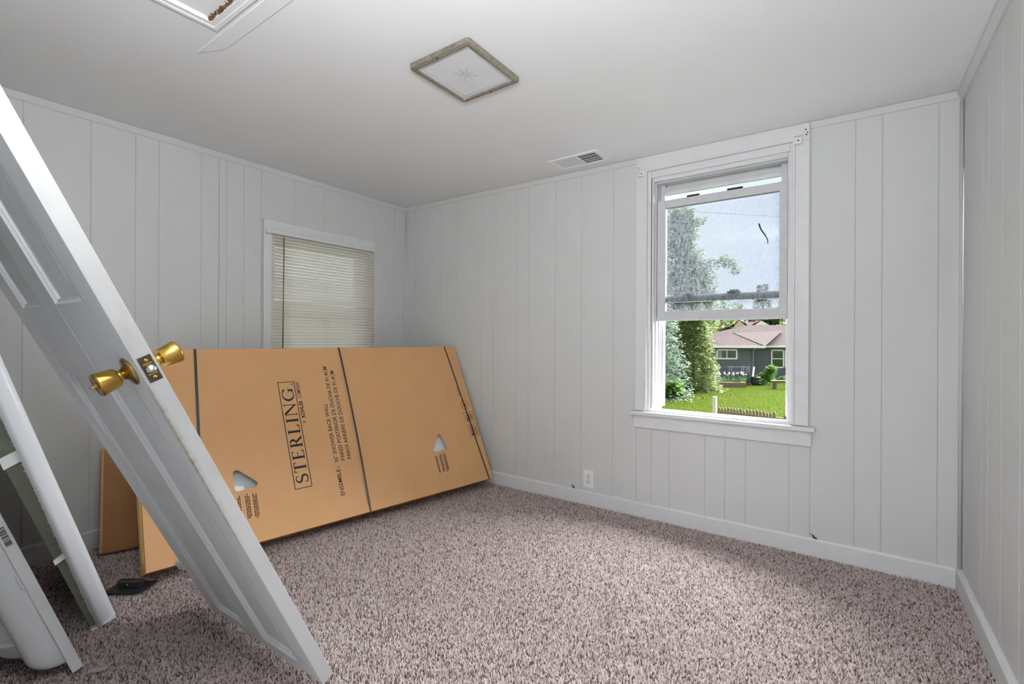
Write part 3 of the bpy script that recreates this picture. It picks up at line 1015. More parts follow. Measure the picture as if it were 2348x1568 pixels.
def face_loop(pts, y):
    vs = [bm.verts.new((p[0], y, p[1])) for p in pts]
    for i in range(len(vs)):
        bm.edges.new((vs[i], vs[(i + 1) % len(vs)]))
    return vs
face_loop([(0, 0), (CL, 0), (CL, CH), (0, CH)], CT)
for h in holes:
    face_loop(h, CT)
bmesh.ops.triangle_fill(bm, use_beauty=True, use_dissolve=False, edges=bm.edges[:], normal=(0, 1, 0))
for h in holes:                                            # cut edge of the board, 5 mm deep
    n = len(h)
    v0 = [bm.verts.new((p[0], CT, p[1])) for p in h]
    v1 = [bm.verts.new((p[0], CT - .006, p[1])) for p in h]
    for i in range(n):
        bm.faces.new((v0[i], v0[(i + 1) % n], v1[(i + 1) % n], v1[i]))
me = bpy.data.meshes.new('front_board')
bm.to_mesh(me)
bm.free()
link('front_board', me, KRAFT, ct)
# white contents showing through the handle holes
m = MB()
vs, fs = [], []
for j in range(9):
    for i in range(25):
        x = .1 + 1.8 * i / 24
        z = .2 + .28 * j / 8
        vs.append((x, CT - .030 - .020 * math.sin(x * 9) ** 2 - .01 * j / 8, z))
for j in range(8):
    for i in range(24):
        fs.append((j * 25 + i, j * 25 + i + 1, j * 25 + i + 26, j * 25 + i + 25))
m.add(vs, fs, True)
m.build('white_contents', ACRYL, ct)
MB().obox((1.640, CT - .008, .255), (-.05, -.0, .0), (0, -.001, 0), (.0, -.004, .035)).build('white_contents', FRINGE, ct)
# straps (the middle one stands off the face)
def strap(pts, w):
    m = MB()
    for k in range(len(pts) - 1):
        (x0, y0, z0), (x1, y1, z1) = pts[k], pts[k + 1]
        m.hexa([(x0 - w / 2, y0, z0), (x0 + w / 2, y0, z0), (x0 + w / 2, y0 + .0008, z0), (x0 - w / 2, y0 + .0008, z0),
                (x1 - w / 2, y1, z1), (x1 + w / 2, y1, z1), (x1 + w / 2, y1 + .0008, z1), (x1 - w / 2, y1 + .0008, z1)])
    return m.build('strap', STRAP, ct)
def strap_path(xt, xb, bow):
    pts = [(xt, -.0012, CH - .3), (xt, -.0012, CH + .0012), (xt, CT * .5, CH + .0012), (xt, CT + .0006, CH + .0012)]
    for k in range(1, 12):
        t = k / 12
        pts.append((xt + (xb - xt) * t, CT + .0006 + bow * math.sin(math.pi * min(1, t)) ** .8, CH * (1 - t)))
    pts += [(xb, CT + .0006, -.0012), (xb, CT * .5, -.0014), (xb, -.0012, -.0008), (xb, -.0012, .3)]
    return pts
strap(strap_path(1.738, 1.790, .002), .013)
strap(strap_path(.946, .962, .016), .011)
strap(strap_path(.096, .036, .002), .011)
# print: text runs up the carton, letter tops to the left
def face_text(name, me_or_polys, x_base, z0, material=INK, lift=.0006):
    """local (tx, ty) -> carton (X = x_base + ty, Z = z0 + tx)"""
    me = me_or_polys
    for v in me.vertices:
        tx, ty = v.co.x, v.co.y
        v.co = (x_base + ty, CT + lift, z0 + tx)
    me.update()
    return link(name, me, material, ct)
def fit_text(name, s, x_base, z0, z1, h, material=INK, bold=0.008):
    me = font_mesh(s, 1.0, bold)
    xs = [v.co.x for v in me.vertices]
    k = (z1 - z0) / (max(xs) - min(xs))
    x0 = min(xs)
    hk = h / .72
    for v in me.vertices:
        v.co.x = (v.co.x - x0) * k
        v.co.y *= hk
    return face_text(name, me, x_base, z0, material)
polys, cur = [], 0.0
for chh in 'STERLING':
    ps, wd = serif(chh)
    polys += [[(x + cur, y) for x, y in p] for p in ps]
    cur += wd + .11
total = cur - .11
zb0, zb1, xb0, xb1 = .212, .832, 1.261, 1.354
kx, ky = (zb1 - zb0 - .062) / total, .066
m = MB()
for p in polys:
    m.add([(x * kx, y * ky, 0) for x, y in p], [tuple(range(len(p)))])
me = bpy.data.meshes.new('lettering')
me.from_pydata(m.v, [], m.f)
face_text('lettering', me, xb0 + .0135, zb0 + .026)
m = MB()
w_ = .004
for lo, hi in (((xb0, CT, zb0), (xb0 + w_, CT + .0006, zb1)), ((xb1 - w_, CT, zb0), (xb1, CT + .0006, zb1)), ((xb0, CT, zb0), (xb1, CT + .0006, zb0 + w_)), ((xb0, CT, zb1 - w_), (xb1, CT + .0006, zb1))):
    m.box(lo, hi)
m.build('logo_border', INK, ct)
fit_text('lettering', '®', xb0 + .012, zb1 - .022, zb1 - .012, .012)
fit_text('lettering', 'A', 1.234, .572, .586, .021)
fit_text('lettering', 'KOHLER', 1.234, .606, .710, .021, bold=.03)
fit_text('lettering', 'COMPANY', 1.234, .724, .828, .021)
fit_text('lettering', 'ENSEMBLE', 1.092, .126, .276, .024)
fit_text('lettering', 'TM', 1.092, .280, .292, .009)
fit_text('lettering', '36" SHOWER BACK WALL', 1.092, .316, .676, .024)
fit_text('lettering', 'PARED POSTERIOR DE DUCHA DE 91,4CM', 1.052, .322, .918, .024)
fit_text('lettering', 'PAROI ARRIÈRE DE DOUCHE DE 91,4CM', 1.012, .322, .888, .024)
# small print under the handle holes
def fine_print(x0, z_top, n_cols, length, dx):
    m = MB()
    for c_ in range(n_cols):
        for r_ in range(3 if c_ else 2):
            x = x0 - c_ * dx - r_ * .0075
            z = z_top - random.uniform(0, .025)
            while z > z_top - length:
                w = random.uniform(.006, .016)
                m.box((x - .0024, CT, z - w), (x + .0024, CT + .0005, z))
                z -= w + .0025
    m.build('small_print', INK2, ct)
fine_print(1.625, .245, 3, .118, .034)
fine_print(.432, .255, 3, .125, .032)
# stamps at the right end
def ring_pts(cx_, cz, r, n=22):
    return [(cx_ + r * math.cos(2 * math.pi * k / n), CT + .0003, cz + r * math.sin(2 * math.pi * k / n)) for k in range(n + 1)]
m = MB()
m.tube(ring_pts(.060, .567, .038), .0012, 4, False)
m.tube(ring_pts(.060, .567, .027), .0008, 4, False)
for k in range(26):
    a, r = random.uniform(0, 6.28), random.uniform(0, .025)
    m.box((.06 + r * math.cos(a) - .002, CT, .567 + r * math.sin(a) - .003), (.06 + r * math.cos(a) + .002, CT + .0004, .567 + r * math.sin(a) + .003))
m.build('round_stamp', INK2, ct)
def box_stamp(x0, x1, z0, z1):
    m = MB()
    for (a, b, c, d) in ((x0, x1, z0, z0 + .0025), (x0, x1, z1 - .0025, z1), (x0, x0 + .0025, z0, z1), (x1 - .0025, x1, z0, z1)):
        m.box((a, CT, c), (b, CT + .0005, d))
    for k in range(5):
        xx = x0 + (x1 - x0) * (.18 + .15 * k)
        z = z0 + .012 + (.018 if k > 2 else 0)
        while z < z1 - .016:
            w = random.uniform(.004, .014)
            m.box((xx - .003, CT, z), (xx + .003, CT + .0005, z + w))
            z += w + .002
    m.lathe([(.009, 0), (.009, .0005)], (x1 - .026, CT, z0 + .018), (0, 1, 0), 14)
    m.build('box_stamp', INK2, ct)
box_stamp(.010, .098, .432, .508)
box_stamp(.006, .093, .320, .412)
for (x, z, s, l) in ((.084, .640, 'PEFC/XX', .07), (.036, .640, 'E 01', .015), (.036, .672, '0', .006), (.036, .690, '11', .01)):
    fit_text('small_print', s if s[0] != 'P' else 'RECYCLE', x, z, z + l, .010, INK2)
# torn end flap with yellow tape at the left end
MB().box((CL, .012, .03), (CL + .002, CT - .03, CH - .1)).build('end_flap', KRAFT, ct)
MB().box((CL + .002, CT - .066, .05), (CL + .0028, CT - .042, .36)).build('yellow_tape', YTAPE, ct)

# ------------------------------------------------------------------ second carton behind it
p2, t2 = math.radians(17), math.radians(13)
a2 = Vector((math.sin(p2), math.cos(p2), 0))
nn = Vector((math.cos(p2), -math.sin(p2), 0))
n2 = nn * math.cos(t2) + Vector((0, 0, 1)) * math.sin(t2)
u2 = -nn * math.sin(t2) + Vector((0, 0, 1)) * math.cos(t2)
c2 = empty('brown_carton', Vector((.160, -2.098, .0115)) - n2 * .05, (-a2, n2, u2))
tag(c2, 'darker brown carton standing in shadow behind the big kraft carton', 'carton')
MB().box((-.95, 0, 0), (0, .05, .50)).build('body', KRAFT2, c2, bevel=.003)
m = MB()
for k in range(12):
    x = -.02 - k * .03
    m.box((x - .028, .012, -.003 - random.uniform(0, .006)), (x, .046, .002))
m.build('torn_edge', CUT, c2)
MB().box((-.012, .05, .0), (-.003, .0515, .50)).build('edge_highlight', KRAFT, c2)  # lighter strip: the highlight along the carton's end, put in as colour

# ------------------------------------------------------------------ shower wall panel standing on edge (left)
sup = Vector((-.05, -.30, 1)).normalized()
sd = Vector((-.993, .115, 0)).normalized()                # runs away behind its own front edge
sx = -sd
sx = (sx - sup * sx.dot(sup)).normalized()
sn = sup.cross(sx)
pn = empty('shower_wall_panel', (.872, -2.246, 0.010), (sx, sn, sup))
tag(pn, 'white shower wall panel leaning edge-on with raw green fibreglass inside', 'shower panel')
PL = 1.98
# local x: towards viewer, y: towards the back wall
prof = [(-.012, .028), (.004, .026), (.012, .012), (.020, -.012), (.022, -.030), (.017, -.031), (.008, -.012), (.0, .010), (-.012, .022)]
MB().prism(prof, 2, 0, PL, True).build('edge_flange', ACRYL, pn)
MB().box((-.66, .020, 0), (-.010, .026, PL)).build('sheet', ACRYL, pn)
MB().box((-.66, .016, .004), (-.008, .0199, PL - .004)).build('fibreglass_back', FIBRE, pn)
MB().hexa([(-.006, -.046, .006), (.000, -.046, .006), (.004, .012, .006), (-.004, .014, .006), (-.006, -.125, PL), (.000, -.125, PL), (.004, .012, PL), (-.004, .014, PL)]).build('inner_return', FIBRE, pn)
m = MB()
z = .05
while z < PL - .02:
    w = random.uniform(.004, .012)
    d = random.uniform(.002, .005) * (2.2 if random.random() < .07 else 1)
    m.add([(.0215, -.028, z), (.0215, -.028, z + w), (.021 - .003 * random.random(), -.030 - d, z + w * random.uniform(.2, .9)), (.018, -.027, z + w * .5)], [(0, 1, 2), (0, 2, 3), (1, 2, 3), (0, 1, 3)])
    z += w * .8
fr = m.build('torn_fringe', FRINGE, pn)
fr['kind'] = 'stuff'
for z, h in ((.285, .018), (.665, .040), (1.15, .03)):
    k = .046 + .079 * z / PL
    MB().hexa([(-.001, -k - .004, z), (.012, -k - .004, z), (.018, -.026, z + .012), (.002, -.02, z + .012), (-.001, -k - .004, z + h), (.012, -k - .004, z + h), (.018, -.026, z + h + .012), (.002, -.02, z + h + .012)]).build('rib', FRINGE, pn)
MB().box((-.012, -.046, -.002), (.020, .026, .006)).build('end_lip', ACRYL, pn)

# ------------------------------------------------------------------ moulded shower base leaning at far left
bup = Vector((0, -.322, .947)).normalized()
bn = Vector((0, bup.z, -bup.y))
bs = empty('shower_receptor', (1.134, -2.370, 0.012), (Vector((1, 0, 0)), bn, bup))
tag(bs, 'white moulded shower receptor with rounded ribbed back, leaning at the photo\'s left edge', 'shower receptor')
BL_ = 1.04
m = MB().box((-.80, -.028, 0), (0, 0, BL_))
m.build('flange', ACRYL, bs, bevel=.002)
MB().box((-.040, -.036, .33), (-.002, -.028, .375)).build('flange_tab', ACRYL, bs, bevel=.003)
def lobe(cx_, rx, dep, z0, z1, rz):
    m = MB()
    NA, NZ = 20, 10
    vs, fs = [], []
    lev = [(z0 + rz * (1 - math.cos(math.pi / 2 * k / NZ)), math.sin(math.pi / 2 * k / NZ)) for k in range(NZ + 1)] + [(z1, 1)]
    for z, s in lev:
        for k in range(NA + 1):
            t = math.pi * k / NA
            cs, sn_ = math.cos(t), math.sin(t)
            ex = 2 / 2.8
            px = abs(cs) ** ex * (1 if cs > 0 else -1)
            py = abs(sn_) ** ex
            vs.append((cx_ + rx * (.75 + .25 * s) * px, -.027 - dep * max(s, .0) ** .8 * py, z))
    for i in range(len(lev) - 1):
        for k in range(NA):
            a = i * (NA + 1) + k
            fs.append((a, a + 1, a + NA + 2, a + NA + 1))
    m.add(vs, fs, True)
    return m.build('moulded_back', ACRYL, bs)
lobe(-.062, .052, .074, .035, BL_ - .03, .06)
lobe(-.215, .125, .122, .050, BL_ - .08, .09)
for z in (.165, .295, .55):
    MB().prism([(-.33, -.03), (-.33, -.160), (-.21, -.165), (-.12, -.148), (-.07, -.122), (-.026, -.080), (-.026, -.03)], 2, z, z + .004).build('rib', ACRYL, bs)
lb = MB().box((.0003, -.026, .470), (.0008, -.003, .540)).build('barcode_label', FRINGE, bs)
m = MB()
z = .475
while z < .535:
    w = random.choice((.001, .0015, .003))
    m.box((.0008, -.022, z), (.0011, -.007, z + w))
    z += w + random.choice((.001, .0018))
m.build('barcode', INK, lb)

# ------------------------------------------------------------------ things lying on the carpet
tw = empty('plastic_float', (.641, -2.107, .001))
tw.rotation_euler = (0, 0, math.atan2(.093, .121))
tag(tw, 'small black plastic float lying on the carpet behind the leaning door', 'tool')
m = MB().prism([(-.078, -.052), (.062, -.052), (.078, -.036), (.078, .052), (-.078, .052)], 2, 0, .004)
m.build('plate', BLACKP, tw, bevel=.001)
MB().box((-.045, -.010, .004), (.040, .010, .012)).build('handle_foot', BLACKP, tw, bevel=.003)
MB().box((-.050, -.014, .011), (.046, .014, .034)).build('handle', BLACKP, tw, bevel=.005, seg=3)
MB().lathe([(.004, 0), (.003, .0015)], (-.005, -.014, .018), (0, -1, 0), 8).build('screw', CHROME, tw)
m = MB().hexa([(1.150, -2.358, -.001), (1.164, -2.372, -.001), (1.196, -2.330, -.001), (1.182, -2.318, -.001), (1.150, -2.358, .002), (1.164, -2.372, .002), (1.196, -2.330, .004), (1.182, -2.318, .003)])
tag(m.build('tape_scrap', mat('clear_tape', lin(176, 164, 150), .3)), 'small scrap of clear tape on the carpet by the shower receptor', 'tape')
for (x, y, s) in ((1.06, -1.30, .008), ):
    m = MB()
    pts = [Vector((random.uniform(-1, 1), random.uniform(-1, 1), random.uniform(-.4, .6))).normalized() * s for _ in range(8)]
    m.add([Vector((x, y, .003)) + p for p in pts], [(0, 1, 2), (2, 3, 4), (4, 5, 0), (0, 2, 4), (6, 1, 3), (3, 5, 6), (5, 7, 1), (7, 2, 6)])
    tag(m.build('lint_scrap', FRINGE), 'tiny white scrap of lint on the carpet in front of the kraft carton', 'lint')

# ------------------------------------------------------------------ the yard outside (room is on the upper floor)
GZ = CAM.z - 3.12                                          # ground level
def yd(X, D, Z=0.0):
    """yard coordinates: X metres to the right, D metres away, Z metres above the ground"""
    p = CAM + rt0 * X + fw * D
    return Vector((p.x, p.y, GZ + Z))
def site(px, py, D):
    """surveyed bearing and elevation at distance D"""
    a, b = (px - 1174) / F_PX, (py - CY_PX) / F_PX
    return (a + ROLL * b) * D, 3.12 + D * (ROLL * a - b)

LAWN = mat('lawn', (.036, .055, .010, 1), .95, noise=(.55, (.048, .068, .013, 1), .35, .75), spec=0)
lawn = MB().box((-90, TH + .3, GZ - .5), (90, 170, GZ)).build('lawn', LAWN)
struct(lawn, 'green mown lawn outside the window', 'lawn')
GRASS = island_mat('grass_blades', [(0, (.075, .112, .020, 1)), (.5, (.105, .150, .027, 1)), (1, (.135, .175, .035, 1))], .9, .3, 0)
def grass():
    n = 130000
    D = rng.uniform(15, 36, n)
    X = np.where(rng.uniform(0, 1, n) < .6, rng.uniform(.30, .61, n), rng.uniform(-.15, 1.0, n)) * D
    h = rng.uniform(.03, .08, n)
    w = rng.uniform(.008, .02, n)
    P0 = np.array([yd(0, 0)])[0]
    base = P0[None] + np.outer(X, np.array(rt0)) + np.outer(D, np.array(fw))
    t = rng.uniform(0, np.pi, n)
    dx = np.stack([np.cos(t), np.sin(t), np.zeros(n)], 1) * w[:, None]
    top = base + np.stack([rng.normal(0, .02, n), rng.normal(0, .02, n), h], 1)
    V = np.stack([base - dx, base + dx, top], 1).reshape(-1, 3)
    o = np_mesh('grass', V, np.arange(3 * n).reshape(-1, 3), GRASS)
    tag(o, 'short green grass covering the lawn outside', 'grass', kind='stuff')
grass()

SIDING = mat('charcoal_siding', lin(96, 100, 110), .6)
SHINGLE = mat('grey_brown_shingles', lin(84, 77, 76), .95, noise=(9, lin(60, 54, 53), .35, .7, (1, 1, 3)), spec=0)
WHITE = mat('outdoor_white', lin(226, 228, 230), .5)
WGLASS = mat('dark_window_glass', lin(46, 58, 54), .08, spec=.8)
CURTAIN = mat('curtain', lin(150, 150, 152), .8)
SPOUT = mat('grey_downspout', lin(120, 124, 130), .5)

class YB(MB):
    def ybox(self, X0, X1, D0, D1, Z0, Z1):
        return self.hexa([yd(X0, D0, Z0), yd(X1, D0, Z0), yd(X1, D1, Z0), yd(X0, D1, Z0), yd(X0, D0, Z1), yd(X1, D0, Z1), yd(X1, D1, Z1), yd(X0, D1, Z1)])
    def yhex(self, pts):
        return self.hexa([yd(*p) for p in pts])

def shift(mb, o):
    mb.v = [tuple(Vector(v) - o) for v in mb.v]
    return mb

# neighbour's house: projecting wing and main block
def make_house():
    D1, D2 = 34.0, 37.0
    xl, _ = site(1626, 880, D1)
    xr, _ = site(1728, 880, D1)
    xm, _ = site(1862, 880, D2)
    _, ze = site(1700, 795, D1)
    base = yd((xl + xr) / 2, D1)
    h = empty('neighbour_house', base)
    tag(h, 'charcoal lap-sided bungalow with grey shingle hip roof across the lawn', 'house')
    def fin(mb, name, material, parent=h, bevel=0):
        return shift(mb, base).build(name, material, parent, bevel=bevel)
    fin(YB().ybox(xl, xr, D1 + .05, 46, 0, ze), 'wall', SIDING)
    fin(YB().ybox(xr, xm, D2 + .05, 46, 0, ze), 'wall', SIDING)
    # lap siding courses
    m = YB()
    z, k = 0.0, 0
    while z < ze - .02:
        z1 = min(z + .155, ze)
        m.yhex([(xl, D1 - .012, z), (xr + .02, D1 - .012, z), (xr + .02, D1 + .05, z), (xl, D1 + .05, z), (xl, D1 + .03, z1), (xr, D1 + .03, z1), (xr, D1 + .05, z1), (xl, D1 + .05, z1)])
        m.yhex([(xr, D2 - .012, z), (xm, D2 - .012, z), (xm, D2 + .05, z), (xr, D2 + .05, z), (xr, D2 + .03, z1), (xm, D2 + .03, z1), (xm, D2 + .05, z1), (xr, D2 + .05, z1)])
        m.yhex([(xr - .05, D1, z), (xr + .025, D1, z), (xr + .025, D2, z), (xr - .05, D2, z), (xr - .05, D1, z1), (xr + .004, D1, z1), (xr + .004, D2, z1), (xr - .05, D2, z1)])
        z = z1
    sd_ = fin(m, 'siding_courses', SIDING)
    sd_['kind'] = 'stuff'
    # roofs
    ov = .42
    ax, az = site(1682, 764, D1 + 2.6)
    m = YB()
    el, er, ef = xl - ov, xr + ov + .15, D1 - ov
    zr = ze + .05
    rid = D1 + 2.6
    a = [yd(el, ef, zr), yd(er, ef, zr), yd(er, rid + 2.6 + ov, zr), yd(el, rid + 2.6 + ov, zr), yd(ax, rid, az), yd(ax + 5.5, rid + 3.0, az + .3)]
    m.add(a, [(0, 1, 4), (0, 4, 3), (1, 5, 4), (3, 4, 5), (1, 2, 5), (2, 3, 5), (0, 3, 2, 1)])
    fin(m, 'roof', SHINGLE)
    m = YB()
    r0x, r0z = site(1716, 745, 41.5)
    r1x, r1z = site(1900, 744, 41.5)
    a = [yd(xr - 1.6, D2 - ov, zr), yd(xm + 1, D2 - ov, zr), yd(r1x, 41.5, r0z), yd(r0x, 41.5, r0z), yd(xr - 2.6, 46.5, zr), yd(xm + 1, 46.5, zr)]
    m.add(a, [(0, 1, 2, 3), (3, 2, 5, 4), (0, 3, 4), (1, 5, 2), (0, 4, 5, 1)])
    fin(m, 'roof', SHINGLE)
    # hip cap
    m = MB().tube([Vector(yd(er - .05, ef + .05, zr + .0)), Vector(yd(ax, rid, az + .0))], .06, 6)
    fin(m, 'hip_cap', SHINGLE)
    # gutters
    fin(YB().ybox(el, er, ef - .10, ef + .02, zr - .13, zr + .02), 'gutter', WHITE)
    fin(YB().ybox(er - .2, xm + 1, D2 - ov - .10, D2 - ov + .02, zr - .13, zr + .02), 'gutter', WHITE)
    m = MB().tube([yd(xr - .10, ef, zr - .1), yd(xr - .10, D1 - .06, zr - .35), yd(xr - .10, D1 - .06, .3)], .05, 6)
    fin(m, 'downspout', SPOUT)
    def hwin(px0, py0, px1, py1, D, vert):
        x0, z1 = site(px0, py0, D)
        x1, z0 = site(px1, py1, D)
        m = YB()
        w = .11
        for b in ((x0, x1, z0, z0 + w), (x0, x1, z1 - w, z1), (x0, x0 + w, z0, z1), (x1 - w, x1, z0, z1)):
            m.ybox(b[0], b[1], D - .07, D + .05, b[2], b[3])
        if vert:
            m.ybox((x0 + x1) / 2 - .03, (x0 + x1) / 2 + .03, D - .06, D + .05, z0, z1)
        else:
            m.ybox(x0, x1, D - .06, D + .05, (z0 + z1) / 2 - .03, (z0 + z1) / 2 + .04)
        wo_ = fin(m, 'window', WHITE)
        if vert:
            halves = ((x0 + w, (x0 + x1) / 2 - .03, z0 + w, z1 - w), ((x0 + x1) / 2 + .03, x1 - w, z0 + w, z1 - w))
        else:
            halves = ((x0 + w, x1 - w, z0 + w, (z0 + z1) / 2 - .03), (x0 + w, x1 - w, (z0 + z1) / 2 + .04, z1 - w))
        for b in halves:
            fin(YB().ybox(b[0], b[1], D - .03, D, b[2], b[3]), 'pane', WGLASS, wo_)
        if vert:
            fin(YB().ybox(x0 + w + .05, x0 + w + .3, D - .034, D - .03, z0 + w, z1 - w), 'curtain', CURTAIN, wo_)
    hwin(1642, 800, 1690, 824, D1, True)
    hwin(1767, 801, 1797, 844, D2, False)
    hwin(1799, 801, 1829, 844, D2, False)
make_house()

def gable(name, label, D, px0, px1, pyb, pye, pxr, pyr, wallm, roofm, depth=6):
    x0, z0 = site(px0, pye, D)
    x1, _ = site(px1, pye, D)
    xr_, zr_ = site(pxr, pyr, D)
    base = yd((x0 + x1) / 2, D)
    h = empty(name, base)
    tag(h, label, 'house')
    shift(YB().ybox(x0, x1, D, D + depth, 0, z0), base).build('wall', wallm, h)
    m = YB()
    a = [yd(x0 - .5, D - .5, z0), yd(xr_, D - .5, zr_), yd(x1 + .5, D - .5, z0), yd(x0 - .5, D + depth, z0), yd(xr_ + 2, D + depth, zr_), yd(x1 + 2.5, D + depth, z0)]
    m.add(a, [(0, 1, 4, 3), (1, 2, 5, 4), (0, 3, 5, 2), (3, 4, 5)])
    shift(m, base).build('roof', roofm, h)
    m = YB()
    a = [yd(x0, D - .55, z0), yd(xr_, D - .55, zr_ - .1), yd(x1, D - .55, z0), yd(x0, D - .3, z0), yd(xr_, D - .3, zr_ - .1), yd(x1, D - .3, z0)]
    m.add(a, [(0, 2, 1), (3, 4, 5), (0, 1, 4, 3), (1, 2, 5, 4), (2, 0, 3, 5)])
    shift(m, base).build('gable', wallm, h)
    return h
PINKROOF = mat('faded_red_roof', lin(120, 88, 78), .9, noise=(3, lin(106, 76, 68), .4, .7), spec=0)
BEIGE = mat('beige_siding', lin(206, 188, 172), .8, spec=0)
PALE = mat('pale_siding', lin(222, 218, 214), .8, spec=0)
gable('distant_house', 'far beige house with a faded red roof seen above the neighbour\'s roof', 62, 1676, 1712, 800, 752, 1690, 733, BEIGE, PINKROOF)
gable('distant_house', 'far white gabled house with dark red roof at the window\'s right edge', 72, 1727, 1760, 800, 745, 1742, 734, PALE, mat('dark_red_roof', lin(84, 62, 62), .9, spec=0))

# ---- plants
def tri_cloud(name, C, size, aspect, droop, material, parent, origin):
    """a leaf / needle spray (bent quad = two triangles) at every centre"""
    n = len(C)
    t = rng.uniform(0, 2 * np.pi, n)
    tilt = rng.uniform(-.6, .6, n) + droop
    L = np.stack([np.cos(t) * np.cos(tilt), np.sin(t) * np.cos(tilt), -np.sin(tilt)], 1)
    S = np.stack([-np.sin(t), np.cos(t), rng.uniform(-.5, .5, n)], 1)
    s = size * rng.uniform(.6, 1.4, n)
    L = L * s[:, None]
    S = S * (s * aspect)[:, None] * .5
    mid = C + L * .5
    V = np.stack([C, mid - S, C + L, mid + S], 1).reshape(-1, 3) - np.array(origin)[None]
    b = (np.arange(n) * 4)[:, None, None]
    Fc = (np.array([[0, 1, 2], [0, 2, 3]])[None] + b).reshape(-1, 3)
    o = np_mesh(name, V, Fc, material, parent)
    return o

def to_world(X, D, Z):
    p = np.array(CAM)[None] + np.outer(X, np.array(rt0)) + np.outer(D, np.array(fw))
    p[:, 2] = GZ + Z
    return p

def conifer(label, X, D, H, R, stops, seed, size=.16, levels=60, per=13, spr=22, z_low=.25, bare=False, droop=.35):
    global rng
    rng = np.random.default_rng(seed)
    o0 = yd(X, D)
    t = empty('conifer_tree', o0)
    tag(t, label, 'tree', 'conifers outside the window')
    MB().tube([(0, 0, 0), (0, 0, H * .6), (0, 0, H)], [H * .012, H * .007, .01], 8).build('trunk', mat('bark', lin(84, 70, 60), .95), t)
    xs, ds, zs = [], [], []
    for i in range(levels):
        f = i / (levels - 1)
        z = z_low + (H - z_low) * (1 - (1 - f) ** 1.15)
        r = R * (1 - z / H) ** .85 + .08
        k = max(4, int(per * (1 - .5 * f)))
        for j in range(k):
            a = rng.uniform(0, 2 * np.pi)
            rr = r * rng.uniform(.72, 1.12)
            s = np.sqrt(rng.uniform(.12, 1, spr))
            wob = rng.normal(0, .10, (spr, 3)) * (rr * .35 + .1)
            xs.append(X + np.cos(a) * rr * s + wob[:, 0])
            ds.append(D + np.sin(a) * rr * s + wob[:, 1])
            zs.append(np.maximum(.05, z - droop * rr * s ** 1.6 + .10 * rr * s + wob[:, 2] * .5))
    C = to_world(np.concatenate(xs), np.concatenate(ds), np.concatenate(zs))
    m = island_mat('needles', stops, .8, .25)
    f = tri_cloud('foliage', C, size, .42, .25, m, t, o0)
    f['kind'] = 'stuff'
    return t

def broadleaf(label, X, D, blobs, stops, seed, size=.2, per=260, trunk=None, cat='tree', name='leafy_tree', group='leafy trees outside the window', branches=True):
    global rng
    rng = np.random.default_rng(seed)
    o0 = yd(X, D)
    t = empty(name, o0)
    tag(t, label, cat, group)
    if trunk:
        m = MB().tube([(0, 0, 0), (.05, 0, trunk * .5), (0, .1, trunk)], [trunk * .03, trunk * .02, .02], 8)
        if branches:
            for (bx, bd, bz, br) in blobs[:14]:
                p = yd(bx, bd, bz) - o0
                m.tube([(0, 0, min(trunk * .95, max(.3, bz - br))), p], [.05, .015], 5)
        m.build('trunk', mat('bark', lin(84, 70, 60), .95), t)
    xs, ds, zs = [], [], []
    for (bx, bd, bz, br) in blobs:
        n = int(per * br ** 1.6) + 30
        v = rng.normal(0, 1, (n, 3))
        v /= np.linalg.norm(v, axis=1)[:, None]
        v *= (rng.uniform(.15, 1, n) ** .5)[:, None] * br
        xs.append(bx + v[:, 0]); ds.append(bd + v[:, 1]); zs.append(np.maximum(.03, bz + v[:, 2] * .85))
    C = to_world(np.concatenate(xs), np.concatenate(ds), np.concatenate(zs))
    f = tri_cloud('foliage', C, size, .7, .2, island_mat('leaves', stops, .7, .35), t, o0)
    f['kind'] = 'stuff'
    return t

BLUEG = [(0, (.07, .115, .08, 1)), (.45, (.16, .23, .17, 1)), (.8, (.27, .35, .28, 1)), (1, (.33, .36, .23, 1))]
GREENC = [(0, (.07, .11, .036, 1)), (.4, (.17, .23, .08, 1)), (.75, (.29, .35, .12, 1)), (1, (.33, .30, .16, 1))]
YELLOWG = [(0, (.06, .10, .012, 1)), (.5, (.14, .20, .030, 1)), (1, (.24, .30, .06, 1))]
LEAFG = [(0, (.04, .075, .02, 1)), (.5, (.085, .14, .04, 1)), (1, (.15, .21, .075, 1))]
DARKG = [(0, (.02, .045, .025, 1)), (1, (.06, .10, .06, 1))]

conifer('blue-green spruce at the left edge of the open sash', 7.75, 26.0, 8.0, 2.25, BLUEG, 3, .17, 70, 15, 24, .15)
conifer('green spruce with yellowish tips between the blue spruce and the house', 11.25, 29.4, 6.9, 1.75, GREENC, 4, .17, 84, 18, 26, .15)
conifer('distant dark conifer with twin tops at the upper right of the window', 36.6*1.3, 91, 3.12 + 8.1*1.3, 2.6*1.3, DARKG, 5, .6, 26, 10, 12, .5)
conifer('distant dark conifer just right of the twin-topped one', 37.7*1.36, 96, 3.12 + 8.3*1.36, 2.2*1.3, DARKG, 6, .6, 24, 10, 12, .5)

